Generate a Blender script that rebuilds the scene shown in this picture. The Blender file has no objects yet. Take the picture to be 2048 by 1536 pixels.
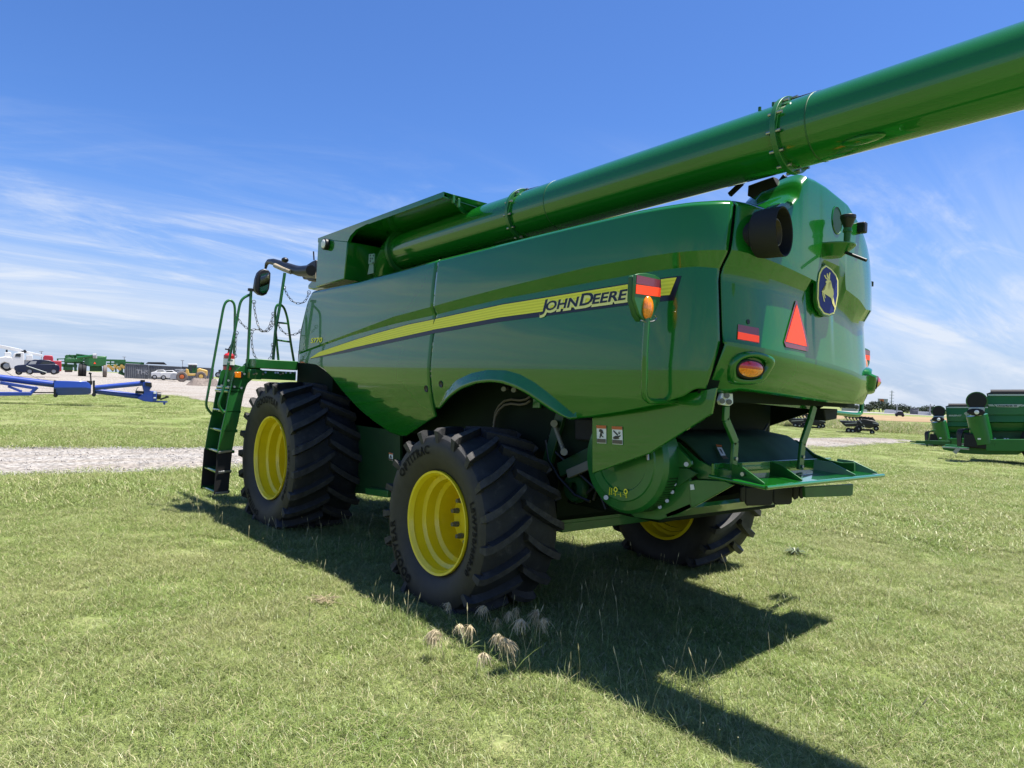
import bpy, bmesh, math, random
from mathutils import Vector, Matrix
random.seed(7)
R_ = math.radians
scn = bpy.context.scene
col = scn.collection
V = Vector

# ------------------------------------------------------------------ camera model
CAM = V((-6.2, -5.83, 2.115)); F_ = 1420.0
def _axes(yaw, pitch, roll):
    y, p, r = R_(yaw), R_(pitch), R_(roll)
    F = V((math.sin(y)*math.cos(p), math.cos(y)*math.cos(p), math.sin(p)))
    Rt = V((math.cos(y), -math.sin(y), 0)); U = Rt.cross(F)
    return F, Rt*math.cos(r)+U*math.sin(r), U*math.cos(r)-Rt*math.sin(r)
CF, CR, CU = _axes(40, .5, 2.7)
def ray(px, py): return CF + CR*((px-1024)/F_) - CU*((py-768)/F_)
def on(px, py, axis, val):
    r = ray(px, py); t = (val-CAM[axis])/r[axis]; return CAM + r*t
def X(px, py, x): return on(px, py, 0, x)
def Y(px, py, y): return on(px, py, 1, y)
def Z(px, py, z): return on(px, py, 2, z)

cam = bpy.data.cameras.new('camera'); co = bpy.data.objects.new('camera', cam); col.objects.link(co)
cam.sensor_width = 36; cam.lens = 36*F_/2048; cam.clip_end = 6000; cam.clip_start = .05
M = Matrix((CR, CU, -CF)).transposed().to_4x4(); M.translation = CAM
co.matrix_world = M; scn.camera = co

# ------------------------------------------------------------------ materials
def mat(name, base, rough=.5, metal=0, coat=0, spec=.5, noise=0, nscale=6, bump=0, bscale=60, trans=0, emit=None, dirt=None):
    m = bpy.data.materials.new(name); m.use_nodes = True; nt = m.node_tree; b = nt.nodes['Principled BSDF']
    b.inputs['Base Color'].default_value = (*base, 1); b.inputs['Roughness'].default_value = rough
    b.inputs['Metallic'].default_value = metal; b.inputs['Coat Weight'].default_value = coat
    b.inputs['Coat Roughness'].default_value = .012; b.inputs['Specular IOR Level'].default_value = spec
    if trans: b.inputs['Transmission Weight'].default_value = trans
    if emit: b.inputs['Emission Color'].default_value = (*emit[0], 1); b.inputs['Emission Strength'].default_value = emit[1]
    if noise or bump or dirt:
        tc = nt.nodes.new('ShaderNodeNewGeometry')
    if noise:
        n = nt.nodes.new('ShaderNodeTexNoise'); n.inputs['Scale'].default_value = nscale; n.inputs['Detail'].default_value = 6
        nt.links.new(tc.outputs['Position'], n.inputs['Vector'])
        mr = nt.nodes.new('ShaderNodeMapRange'); mr.inputs[1].default_value = .3; mr.inputs[2].default_value = .7
        mr.inputs[3].default_value = 1-noise; mr.inputs[4].default_value = 1+noise
        nt.links.new(n.outputs['Fac'], mr.inputs[0])
        mx = nt.nodes.new('ShaderNodeVectorMath'); mx.operation = 'SCALE'; mx.inputs[0].default_value = base
        nt.links.new(mr.outputs[0], mx.inputs['Scale']); src = mx.outputs[0]
        if dirt:
            n2 = nt.nodes.new('ShaderNodeTexNoise'); n2.inputs['Scale'].default_value = dirt[1]; n2.inputs['Detail'].default_value = 8
            n2.inputs['Roughness'].default_value = .7
            nt.links.new(tc.outputs['Position'], n2.inputs['Vector'])
            m2 = nt.nodes.new('ShaderNodeMapRange'); m2.inputs[1].default_value = dirt[2]; m2.inputs[2].default_value = dirt[2]+.15
            m2.inputs[4].default_value = dirt[3]; nt.links.new(n2.outputs['Fac'], m2.inputs[0])
            mm = nt.nodes.new('ShaderNodeMix'); mm.data_type = 'RGBA'
            nt.links.new(m2.outputs[0], mm.inputs['Factor']); nt.links.new(src, mm.inputs[6]); mm.inputs[7].default_value = (*dirt[0], 1)
            src = mm.outputs[2]
        nt.links.new(src, b.inputs['Base Color'])
    if bump:
        n = nt.nodes.new('ShaderNodeTexNoise'); n.inputs['Scale'].default_value = bscale; n.inputs['Detail'].default_value = 4
        nt.links.new(tc.outputs['Position'], n.inputs['Vector'])
        bp = nt.nodes.new('ShaderNodeBump'); bp.inputs['Strength'].default_value = bump; bp.inputs['Distance'].default_value = .01
        nt.links.new(n.outputs['Fac'], bp.inputs['Height']); nt.links.new(bp.outputs[0], b.inputs['Normal'])
    return m
m_green = mat('green_paint', (.008, .130, .012), .22, coat=.95, spec=.22, noise=.05, nscale=1.5, bump=.012, bscale=2.5)
m_greenf = mat('green_frame_paint', (.012, .125, .02), .4, coat=.4, noise=.12, nscale=5)
m_greend = mat('green_dusty_paint', (.012, .095, .018), .5, noise=.25, nscale=4, dirt=((.06, .07, .04), 9, .58, .4))
m_yellow = mat('yellow_paint', (.82, .63, .008), .35, coat=.6, noise=.06, nscale=4)
m_decal = mat('yellow_decal', (.95, .87, .06), .45, spec=.3)
m_decald = mat('yellow_decal_line', (.80, .73, .04), .45, spec=.3)
m_cream = mat('pale_yellow_decal', (.90, .84, .30), .5, spec=.25)
m_navy = mat('navy_decal', (.004, .005, .012), .3)
m_black = mat('black_plastic', (.008, .008, .009), .45, noise=.2)
m_blackm = mat('black_matte', (.006, .006, .007), .75)
m_rubber = mat('tyre_rubber', (.012, .0125, .014), .68, noise=.3, nscale=9, bump=.25, bscale=80, dirt=((.07, .065, .058), 7, .55, .45))
m_lug = mat('tyre_lug_worn', (.036, .034, .031), .75, noise=.35, nscale=14, bump=.3, bscale=70, dirt=((.11, .10, .09), 9, .56, .5))
m_inner = mat('shaded_machinery', (.002, .009, .003), .75, spec=.2, noise=.3, nscale=3)  # near-black: the shade inside the machine is put into this colour
m_shgreen = mat('shaded_green', (.004, .036, .008), .5, noise=.2, nscale=3)  # green paint darkened as if in shade, for inner walls and recesses
m_cover = mat('dusty_green', (.03, .085, .048), .75, spec=.25, noise=.15, nscale=6)
m_rubside = mat('tyre_sidewall', (.024, .0215, .0185), .6, noise=.2, nscale=12, bump=.08, bscale=60)
m_rubtext = mat('tyre_lettering', (.007, .0065, .006), .7, spec=.2)
m_steel = mat('zinc_steel', (.36, .37, .37), .42, metal=1)
m_nut = mat('grey_wheel_nut', (.16, .16, .14), .5, metal=.3)
m_white = mat('white_paint', (.62, .62, .61), .4, coat=.3)
m_label = mat('white_label', (.75, .76, .74), .45)
m_orange_label = mat('orange_label', (.55, .13, .03), .5)
m_red = mat('glowing_red_reflector', (.95, .06, .015), .4, emit=((1, .06, .01), .25))  # faint glow added to reflectors and triangles, though they are no lamps
m_dred = mat('dark_red_reflector', (.22, .02, .03), .25, coat=1)
m_amber = mat('amber_lens', (.95, .25, .01), .12, coat=1, noise=.3, nscale=60)
m_redlens = mat('red_lens', (.55, .01, .015), .12, coat=1, noise=.3, nscale=60)
m_glass = mat('dark_glass', (.01, .014, .016), .04, spec=.8)
m_mirror = mat('mirror_glass', (.8, .85, .85), .03, metal=1)
m_emblem = mat('emblem_blue', (.028, .038, .20), .55, spec=.15)
m_gold = mat('emblem_gold', (.85, .74, .28), .55, spec=.2)
m_chain = mat('chain_steel', (.14, .14, .13), .35, metal=.8)
m_firered = mat('extinguisher_red', (.45, .01, .012), .3, coat=.6)
m_tan = mat('tan_liner', (.35, .29, .2), .7)
m_blue = mat('blue_paint', (.008, .045, .30), .4, coat=.5, noise=.12, nscale=2)
m_hose = mat('hose', (.11, .09, .06), .5)

# ------------------------------------------------------------------ mesh builder
class MB:
    def __init__(s): s.v = []; s.f = []; s.m = []
    def add(s, vs, fs, mi=0):
        o = len(s.v); s.v += [tuple(v) for v in vs]; s.f += [tuple(i+o for i in f) for f in fs]; s.m += [mi]*len(fs); return s
    def box(s, c, d, mi=0, rot=None):
        c = V(c); hx, hy, hz = d[0]/2, d[1]/2, d[2]/2
        vs = [V((x, y, z)) for x in (-hx, hx) for y in (-hy, hy) for z in (-hz, hz)]
        if rot is not None: vs = [rot @ v for v in vs]
        return s.add([v+c for v in vs], [(0,1,3,2),(4,6,7,5),(0,4,5,1),(2,3,7,6),(0,2,6,4),(1,5,7,3)], mi)
    def beam(s, a, b, w, h, mi=0, up=(0,0,1)):
        a, b = V(a), V(b); d = (b-a); L = d.length; d.normalize(); u = V(up)
        if abs(d.dot(u)) > .98: u = V((1,0,0))
        r = d.cross(u).normalized(); u = r.cross(d)
        q = []
        for p in (a, b):
            for (i, j) in ((-1,-1),(1,-1),(1,1),(-1,1)): q.append(p + r*(i*w/2) + u*(j*h/2))
        return s.add(q, [(3,2,1,0),(4,5,6,7),(0,1,5,4),(1,2,6,5),(2,3,7,6),(3,0,4,7)], mi)
    def prism(s, pts, ext, mi=0):
        n = len(pts); e = V(ext); a = [V(p) for p in pts]; b = [p+e for p in a]
        return s.add(a+b, [tuple(range(n-1,-1,-1)), tuple(range(n, 2*n))] + [(i, (i+1) % n, n+(i+1) % n, n+i) for i in range(n)], mi)
    def loft(s, rings, closed=True, mi=0, cap=False):
        n = len(rings[0]); vs = [p for r in rings for p in r]; fs = []
        for i in range(len(rings)-1):
            for j in range(n if closed else n-1):
                k = (j+1) % n; fs.append((i*n+j, i*n+k, (i+1)*n+k, (i+1)*n+j))
        if cap: fs += [tuple(range(n-1,-1,-1)), tuple((len(rings)-1)*n+j for j in range(n))]
        return s.add(vs, fs, mi)
    def tube(s, path, r, n=8, mi=0, cap=True):
        path = [V(p) for p in path]; rings = []; prev = None
        for i, p in enumerate(path):
            d = (path[min(i+1, len(path)-1)] - path[max(i-1, 0)]).normalized()
            if prev is None:
                u = V((0,0,1)) if abs(d.z) < .9 else V((1,0,0)); a = d.cross(u).normalized()
            else: a = (prev - d*prev.dot(d)).normalized()
            prev = a; b = d.cross(a); rr = r[i] if isinstance(r, (list, tuple)) else r
            rings.append([p + a*(rr*math.cos(2*math.pi*k/n)) + b*(rr*math.sin(2*math.pi*k/n)) for k in range(n)])
        return s.loft(rings, True, mi, cap)
    def cyl(s, a, b, r, n=16, mi=0, r2=None, cap=True): return s.tube([a, b], [r, r if r2 is None else r2], n, mi, cap)
    def lathe(s, prof, c, axis, n=32, mi=0, close=False):
        ax = V(axis).normalized(); u = V((0,0,1)) if abs(ax.z) < .9 else V((1,0,0)); a = ax.cross(u).normalized(); b = ax.cross(a); c = V(c)
        rings = [[c + ax*h + a*(r*math.cos(2*math.pi*k/n)) + b*(r*math.sin(2*math.pi*k/n)) for k in range(n)] for (h, r) in prof]
        return s.loft(rings, True, mi)
    def ell(s, c, rx, ry, rz, n=12, m=8, mi=0):
        rings = []
        for i in range(m+1):
            t = -math.pi/2 + math.pi*i/m; ct = max(math.cos(t), 1e-3)
            rings.append([V(c)+V((rx*ct*math.cos(2*math.pi*k/n), ry*ct*math.sin(2*math.pi*k/n), rz*math.sin(t))) for k in range(n)])
        return s.loft(rings, True, mi, True)
    def grid(s, rows, mi=0): return s.loft(rows, False, mi)
    def poly(s, pts, mi=0): return s.add(pts, [tuple(range(len(pts)))], mi)
    def tri(s, pts, mi=0):
        bm = bmesh.new(); vs = [bm.verts.new(p) for p in pts]; f = bm.faces.new(vs); bmesh.ops.triangulate(bm, faces=[f])
        bm.verts.index_update(); s.add([v.co.copy() for v in bm.verts], [tuple(v.index for v in f.verts) for f in bm.faces], mi); bm.free(); return s
    def islands(s):
        n = len(s.v); par = list(range(n))
        def find(a):
            while par[a] != a: par[a] = par[par[a]]; a = par[a]
            return a
        for f in s.f:
            r = find(f[0])
            for i in f[1:]:
                q = find(i)
                if q != r: par[q] = r
        g = {}
        for k, f in enumerate(s.f): g.setdefault(find(f[0]), []).append(k)
        out = []
        for fs in g.values():
            m = MB(); ix = {}
            for k in fs:
                for i in s.f[k]:
                    if i not in ix: ix[i] = len(m.v); m.v.append(s.v[i])
                m.f.append(tuple(ix[i] for i in s.f[k])); m.m.append(s.m[k])
            out.append(m)
        return out
    def each(s, name, mats, parent=None, per=1, **kw):      # every separate piece (or run of pieces) an object of its own
        isl = s.islands(); r = None
        for k in range(0, len(isl), per):
            m = MB()
            for q in isl[k:k+per]: m.add(q.v, q.f, 0)
            r = m.build(name, mats, parent, **kw)
        return r
    def build(s, name, mats, parent=None, smooth=35, bevel=0, solid=0, soff=-1, fix=True):
        me = bpy.data.meshes.new(name); me.from_pydata(s.v, [], s.f)
        mats = mats if isinstance(mats, (list, tuple)) else [mats]
        for m in mats: me.materials.append(m)
        if len(mats) > 1: me.polygons.foreach_set('material_index', s.m)
        if fix:
            bm = bmesh.new(); bm.from_mesh(me); bmesh.ops.recalc_face_normals(bm, faces=bm.faces); bm.to_mesh(me); bm.free()
        if smooth:
            me.polygons.foreach_set('use_smooth', [True]*len(me.polygons)); me.set_sharp_from_angle(angle=R_(smooth))
        me.update()
        o = bpy.data.objects.new(name, me); col.objects.link(o)
        if parent: o.parent = parent
        if solid:
            md = o.modifiers.new('s', 'SOLIDIFY'); md.thickness = solid; md.offset = soff
        if bevel:
            md = o.modifiers.new('b', 'BEVEL'); md.width = bevel; md.segments = 2; md.limit_method = 'ANGLE'; md.angle_limit = R_(40)
            md.harden_normals = False
        return o
def tag(o, label=None, cat=None, group=None, kind=None):
    if label: o['label'] = label
    if cat: o['category'] = cat
    if group: o['group'] = group
    if kind: o['kind'] = kind
    return o
def empty(name, loc=(0,0,0), rz=0, parent=None):
    o = bpy.data.objects.new(name, None); col.objects.link(o); o.location = loc; o.rotation_euler = (0,0,rz); o.empty_display_size = .2
    if parent: o.parent = parent
    return o
def copy_tree(o, parent=None):
    c = o.copy(); col.objects.link(c)
    if parent: c.parent = parent
    for ch in list(o.children): copy_tree(ch, c)
    return c
def text2d(s, size=1, offset=0, shear=0, spacing=1.0):
    cu = bpy.data.curves.new('t', 'FONT'); cu.body = s; cu.size = size; cu.offset = offset; cu.shear = shear; cu.space_character = spacing; cu.resolution_u = 3
    o = bpy.data.objects.new('t', cu); col.objects.link(o); bpy.context.view_layer.update()
    me = bpy.data.meshes.new_from_object(o.evaluated_get(bpy.context.evaluated_depsgraph_get()))
    bm = bmesh.new(); bm.from_mesh(me); bmesh.ops.triangulate(bm, faces=bm.faces)
    bm.verts.index_update(); vs = [(v.co.x, v.co.y) for v in bm.verts]; fs = [tuple(v.index for v in f.verts) for f in bm.faces]
    bm.free(); bpy.data.objects.remove(o); bpy.data.meshes.remove(me); bpy.data.curves.remove(cu)
    return vs, fs
def interp(xs, ys, x):
    if x <= xs[0]: return ys[0]
    for i in range(len(xs)-1):
        if x <= xs[i+1]:
            return ys[i] + (ys[i+1]-ys[i])*(x-xs[i])/max(xs[i+1]-xs[i], 1e-9)
    return ys[-1]
def smoothstep(a, b, x):
    t = min(1, max(0, (x-a)/(b-a))); return t*t*(3-2*t)

# ------------------------------------------------------------------ world, sun
SUN = V((.262, -.18, 1)).normalized()
el = math.asin(SUN.z); az = math.atan2(SUN.x, SUN.y)
w = bpy.data.worlds.new('World'); scn.world = w; w.use_nodes = True; nt = w.node_tree; nt.nodes.clear()
N = nt.nodes.new; Lk = nt.links.new
out = N('ShaderNodeOutputWorld'); bg = N('ShaderNodeBackground'); bg.inputs['Strength'].default_value = .10
sky = N('ShaderNodeTexSky'); sky.sky_type = 'NISHITA'; sky.sun_disc = False; sky.sun_elevation = el; sky.sun_rotation = az
sky.air_density = 1.0; sky.dust_density = .6; sky.ozone_density = 3.0; sky.altitude = 300
tc = N('ShaderNodeTexCoord'); sep = N('ShaderNodeSeparateXYZ'); Lk(tc.outputs['Generated'], sep.inputs[0])
def math_(op, a, b=None, clamp=False):
    n = N('ShaderNodeMath'); n.operation = op; n.use_clamp = clamp
    for i, q in enumerate((a, b)):
        if q is None: continue
        if isinstance(q, (int, float)): n.inputs[i].default_value = q
        else: Lk(q, n.inputs[i])
    return n.outputs[0]
def mrange(v, a, b, c=0, d=1, smooth=True):
    n = N('ShaderNodeMapRange'); n.interpolation_type = 'SMOOTHSTEP' if smooth else 'LINEAR'
    for i, q in enumerate((a, b, c, d)): n.inputs[i+1].default_value = q
    Lk(v, n.inputs[0]); return n.outputs[0]
zc = math_('MAXIMUM', sep.outputs[2], 0.0); zd = math_('ADD', zc, .13)
cx = math_('DIVIDE', sep.outputs[0], zd); cy = math_('DIVIDE', sep.outputs[1], zd)
cmb = N('ShaderNodeCombineXYZ'); Lk(cx, cmb.inputs[0]); Lk(cy, cmb.inputs[1])
def cloud(rot, sc, loc, scale, lo, hi, rough=.62, dist=.9):
    mp = N('ShaderNodeMapping'); mp.inputs['Rotation'].default_value = (0,0,R_(rot)); mp.inputs['Scale'].default_value = (*sc, 1); mp.inputs['Location'].default_value = (*loc, 0)
    Lk(cmb.outputs[0], mp.inputs[0])
    n = N('ShaderNodeTexNoise'); n.inputs['Scale'].default_value = scale; n.inputs['Detail'].default_value = 9; n.inputs['Roughness'].default_value = rough; n.inputs['Distortion'].default_value = dist
    Lk(mp.outputs[0], n.inputs['Vector']); return mrange(n.outputs['Fac'], lo, hi)
c1 = cloud(62, (.22, 1.0), (8.1, 3.3), .9, .38, .70)           # long streaks of cirrus
c2 = cloud(20, (.45, 1.0), (8.1, 3.3), 1.6, .46, .78, .66, 1.6)  # finer wisps
big = cloud(10, (1, .8), (8.1, 3.3), .35, .36, .58, .5, .2)
low = mrange(sep.outputs[2], .36, .17)                          # cirrus only in the lower sky
cl = math_('MULTIPLY', math_('ADD', math_('MULTIPLY', c1, .9), math_('MULTIPLY', c2, .7)), math_('ADD', math_('MULTIPLY', big, .65), .35))
cl = math_('MULTIPLY', cl, low)
hz = mrange(sep.outputs[2], .30, -.01)                          # bright milky air near the horizon
hz = math_('MULTIPLY', math_('POWER', hz, 1.5), .9)
cl = math_('MINIMUM', cl, .85)
mx = N('ShaderNodeMix'); mx.data_type = 'RGBA'; Lk(cl, mx.inputs['Factor'])
hs = N('ShaderNodeMix'); hs.data_type = 'RGBA'; hs.blend_type = 'MULTIPLY'; hs.inputs['Factor'].default_value = 1; hs.inputs[7].default_value = (.39, .575, .88, 1)
Lk(sky.outputs[0], hs.inputs[6])
hm = N('ShaderNodeMix'); hm.data_type = 'RGBA'; Lk(hz, hm.inputs['Factor']); Lk(hs.outputs[2], hm.inputs[6]); hm.inputs[7].default_value = (2.6, 3.1, 4.05, 1)
Lk(hm.outputs[2], mx.inputs[6]); mx.inputs[7].default_value = (4.0, 4.3, 4.8, 1)
Lk(mx.outputs[2], bg.inputs['Color']); Lk(bg.outputs[0], out.inputs[0])
sl = bpy.data.lights.new('sun', 'SUN'); so = bpy.data.objects.new('sun', sl); col.objects.link(so)
sl.energy = 5.0; sl.angle = R_(.53); sl.color = (1, .95, .87)
so.rotation_euler = SUN.to_track_quat('Z', 'Y').to_euler(); so.location = (20, -15, 60)
scn.view_settings.view_transform = 'Standard'; scn.view_settings.look = 'None'; scn.view_settings.gamma = 1
scn.view_settings.exposure = 1.03
scn.render.engine = 'CYCLES'; scn.cycles.max_bounces = 8; scn.cycles.transparent_max_bounces = 8

# ------------------------------------------------------------------ terrain
def terr(x, y):
    q = max(0, y-14); h = .02*q
    h = 1.5*(1-math.exp(-h*h/1.5/(h+.35))) if h > 0 else 0
    h *= 1-smoothstep(60, 140, x)
    return h - .04
def gpt(px, py, dmax=400):
    r = ray(px, py); hl = math.hypot(r.x, r.y); p = None; d = 2.0
    while d < dmax:
        p = CAM + r*(d/hl)
        if p.z <= terr(p.x, p.y): break
        d *= 1.004
    return V((p.x, p.y, terr(p.x, p.y)))
def gaz(px, d):                                   # ground point at horizontal distance d under a pixel column
    r = ray(px, 775); hl = math.hypot(r.x, r.y); p = CAM + r*(d/hl); return V((p.x, p.y, terr(p.x, p.y)))

def ground_mat(name, cols, scales, rough=.9, bump=.4, bscale=30, fine=(60, .35), stretch=None):
    m = bpy.data.materials.new(name); m.use_nodes = True; nt = m.node_tree; b = nt.nodes['Principled BSDF']; b.inputs['Roughness'].default_value = rough
    b.inputs['Specular IOR Level'].default_value = .15
    g = nt.nodes.new('ShaderNodeNewGeometry'); src = None; vec = g.outputs['Position']
    if stretch:
        mp = nt.nodes.new('ShaderNodeMapping'); mp.inputs['Rotation'].default_value = (0,0,R_(stretch[0])); mp.inputs['Scale'].default_value = (stretch[1], stretch[2], 1)
        nt.links.new(vec, mp.inputs[0]); vec2 = mp.outputs[0]
    else: vec2 = vec
    prev = None
    for i, (c, s, lo, hi) in enumerate(scales):
        n = nt.nodes.new('ShaderNodeTexNoise'); n.inputs['Scale'].default_value = s; n.inputs['Detail'].default_value = 8; n.inputs['Roughness'].default_value = .65
        nt.links.new(vec2 if i % 2 == 0 else vec, n.inputs['Vector'])
        mr = nt.nodes.new('ShaderNodeMapRange'); mr.inputs[1].default_value = lo; mr.inputs[2].default_value = hi; nt.links.new(n.outputs['Fac'], mr.inputs[0])
        mm = nt.nodes.new('ShaderNodeMix'); mm.data_type = 'RGBA'; nt.links.new(mr.outputs[0], mm.inputs['Factor'])
        if prev is None: mm.inputs[6].default_value = (*cols, 1)
        else: nt.links.new(prev, mm.inputs[6])
        mm.inputs[7].default_value = (*c, 1); prev = mm.outputs[2]
    n = nt.nodes.new('ShaderNodeTexNoise'); n.inputs['Scale'].default_value = fine[0]; n.inputs['Detail'].default_value = 5; nt.links.new(vec, n.inputs['Vector'])
    mr = nt.nodes.new('ShaderNodeMapRange'); mr.inputs[1].default_value = .3; mr.inputs[2].default_value = .7; mr.inputs[3].default_value = 1-fine[1]; mr.inputs[4].default_value = 1+fine[1]
    nt.links.new(n.outputs['Fac'], mr.inputs[0])
    vm = nt.nodes.new('ShaderNodeVectorMath'); vm.operation = 'SCALE'; nt.links.new(prev, vm.inputs[0]); nt.links.new(mr.outputs[0], vm.inputs['Scale'])
    nt.links.new(vm.outputs[0], b.inputs['Base Color'])
    n = nt.nodes.new('ShaderNodeTexNoise'); n.inputs['Scale'].default_value = bscale; n.inputs['Detail'].default_value = 6; nt.links.new(vec, n.inputs['Vector'])
    bp = nt.nodes.new('ShaderNodeBump'); bp.inputs['Strength'].default_value = bump; bp.inputs['Distance'].default_value = .05
    nt.links.new(n.outputs['Fac'], bp.inputs['Height']); nt.links.new(bp.outputs[0], b.inputs['Normal'])
    return m
m_ground = ground_mat('turf', (.172, .21, .068), [((.225, .24, .105), .35, .42, .62), ((.125, .175, .036), 1.3, .5, .66), ((.25, .225, .11), .9, .58, .74)], bump=.6, bscale=14, fine=(22, .4), stretch=(-12, .5, 1.6))
m_gravel = ground_mat('gravel', (.275, .245, .21), [((.32, .30, .275), .5, .4, .65), ((.22, .185, .15), .23, .52, .7)], bump=.7, bscale=45, fine=(11, .65), stretch=(4, .12, 1.9))
m_tanf = ground_mat('tan_stubble', (.25, .175, .095), [((.30, .22, .125), .03, .4, .6)], fine=(.8, .15), bump=.2, bscale=2)
m_pale = ground_mat('pale_road', (.3, .285, .27), [((.33, .31, .3), .05, .4, .6)], fine=(1, .1), bump=.1)
mb = MB(); rings = []
rad = [0.3]
while rad[-1] < 2500: rad.append(rad[-1]*1.13 + .25)
for r in rad:
    ring = []
    for k in range(144):
        a = 2*math.pi*k/144; x = CAM.x + r*math.sin(a); y = CAM.y + r*math.cos(a); ring.append((x, y, terr(x, y)))
    rings.append(ring)
mb.loft(rings, True, 0, False)
mb.poly([rings[0][k] for k in range(144)])
tag(mb.build('ground', m_ground, smooth=180), kind='structure')
def sheet(name, m, A, B, off, nu=40, nv=8):
    # A, B: two edge polylines (ground points)
    def samp(P, t):
        L = [0]
        for i in range(len(P)-1): L.append(L[-1] + (P[i+1]-P[i]).length)
        s = t*L[-1]
        for i in range(len(P)-1):
            if s <= L[i+1] or i == len(P)-2: return P[i].lerp(P[i+1], (s-L[i])/max(1e-6, L[i+1]-L[i]))
    rows = []
    for i in range(nu+1):
        a, b = samp(A, i/nu), samp(B, i/nu); row = []
        for j in range(nv+1):
            p = a.lerp(b, j/nv)
            if j in (0, nv) and 0 < i < nu:
                p = p + (b-a).normalized()*random.uniform(-.12, .12)*(1 if off < .02 else 4)
            row.append((p.x, p.y, terr(p.x, p.y)+off))
        rows.append(row)
    m_ = MB().grid(rows); return tag(m_.build(name, m, smooth=180), kind='structure')
far = [gpt(*q) for q in ((-260, 898), (0, 896), (254, 897), (411, 898), (482, 894))] + [gpt(*q) for q in ((1495, 879), (1591, 877), (1703, 876), (1758, 877), (1823, 881))]
near = [gpt(*q) for q in ((-260, 955), (0, 951), (254, 946), (406, 941), (482, 936))] + [gpt(*q) for q in ((1511, 903), (1591, 899), (1684, 894), (1758, 888.5), (1823, 885))]
ROADF, ROADN = far, near
sheet('gravel_road', m_gravel, far, near, .012, 120, 8)
nearl = [gpt(*q) for q in ((-300, 797), (0, 793), (70, 789), (190, 790), (344, 791), (428, 806), (520, 819), (700, 840))]
farl = [gaz(px, 420) for px in (-300, 0, 70, 190, 344, 428, 520, 700)]
LOTN = nearl
sheet('gravel_lot', m_gravel, nearl, farl, .03, 60, 40)
sheet('tan_field', m_tanf, [gpt(*q) for q in ((1600, 824), (1673, 827), (1860, 835), (2140, 846))], [gpt(*q) for q in ((1600, 836), (1675, 839), (1758, 842), (2140, 851))], .05, 30, 6)
sheet('far_road', m_pale, [gpt(px, py, 900) for px, py in ((1600, 819.2), (1684, 822), (1860, 830), (2140, 842))], [gpt(px, py, 900) for px, py in ((1600, 821), (1684, 824), (1860, 831.5), (2140, 843.5))], .08, 30, 3)
# ------------------------------------------------------------------ combine harvester
comb = empty('combine_harvester', (0, 0, 0))
tag(comb, 'big green combine with yellow wheels and unloading auger folded back over its rear', 'combine harvester')
# plan outline of the body shell: straight left side, rounded tail, right side
XC = -.15; YR = -2.86
PL = [(-1.70, 5.4), (-1.70, -1.2)]
for i in range(0, 241):
    a = -math.pi/2 + math.pi*i/240; s_, c_ = math.sin(a), math.cos(a); W = 1.55 if s_ < 0 else 1.40
    PL.append((XC + W*math.copysign(abs(s_)**.5, s_), -1.8 + (YR+1.8)*abs(c_)**.5))
PL += [(1.6, -.6), (1.6, 5.0)]
PL = [p for i, p in enumerate(PL) if i == 0 or math.hypot(p[0]-PL[i-1][0], p[1]-PL[i-1][1]) > 1e-4]
SL = [0.0]
for i in range(len(PL)-1): SL.append(SL[-1] + math.hypot(PL[i+1][0]-PL[i][0], PL[i+1][1]-PL[i][1]))
def PS(s):
    return V((interp(SL, [p[0] for p in PL], s), interp(SL, [p[1] for p in PL], s), 0))
def NI(s):
    t = PS(s+.03) - PS(s-.03); t.normalize(); return V((-t.y, t.x, 0))     # inward normal
def hit(px, py):
    r = ray(px, py); best = None
    for i in range(len(PL)-1):
        (x0, y0), (x1, y1) = PL[i], PL[i+1]; dx, dy = x1-x0, y1-y0
        det = r.x*(-dy) + dx*r.y
        if abs(det) < 1e-9: continue
        ex, ey = x0-CAM.x, y0-CAM.y
        t = (ex*(-dy) + dx*ey)/det; u = (r.x*ey - r.y*ex)/det
        if -1e-6 <= u <= 1+1e-6 and t > 0 and (best is None or t < best[0]): best = (t, SL[i] + u*(SL[i+1]-SL[i]), CAM.z + t*r.z)
    return None if best is None else (best[1], best[2])
def hits(pts):
    q = [hit(*p) for p in pts]; q = [h for h in q if h]; q.sort(); return [h[0] for h in q], [h[1] for h in q]
S_C = SL[min(range(len(PL)), key=lambda i: abs(PL[i][0]-XC) + (0 if PL[i][1] < -2.5 else 9))]      # middle of the tail
# feature curves
top_s, top_z = hits([(622, 579.5), (657, 572), (703, 562), (728, 555), (800, 536), (865, 517.4), (950, 496), (1050, 470), (1150, 445), (1250, 421), (1330, 406), (1400, 397), (1440, 394), (1475, 395)])
bt_s, bt_z = hits([(600, 708), (660, 684), (706, 666), (790, 633), (864.5, 613), (900, 603), (1000, 577), (1177, 534), (1396, 501), (1459, 500)])
bb_s, bb_z = hits([(600, 711), (660, 688), (706, 671), (790, 646), (864.5, 629), (900, 620), (1000, 596), (1271, 545), (1396, 530.5), (1450, 535)])
f_s, f_z = hits([(590, 727), (600, 725), (621, 726), (642, 729), (657, 740), (672, 757), (691, 790.6), (710, 822), (729, 846), (748, 866), (763, 873), (776, 873), (801, 860.5), (833, 843.5), (869, 825)])
r_s, r_z = hits([(871, 817), (880, 811), (899, 795), (928, 777), (959, 766.5), (990, 763), (1016, 766), (1041, 775), (1065, 788), (1088, 806), (1110, 821.6), (1129, 832.5), (1151, 838), (1182, 835), (1250, 825), (1330, 811), (1390, 794), (1418, 778)])
l_s, l_z = hits([(871, 806), (889, 782.6), (912, 761), (944, 746.4), (977, 739.6), (1016, 740.6), (1045, 749), (1075, 765), (1100, 784.5), (1123, 806), (1150, 832)])
S_SEAM = hit(864, 640)[0]
ZB = 2.36
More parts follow.
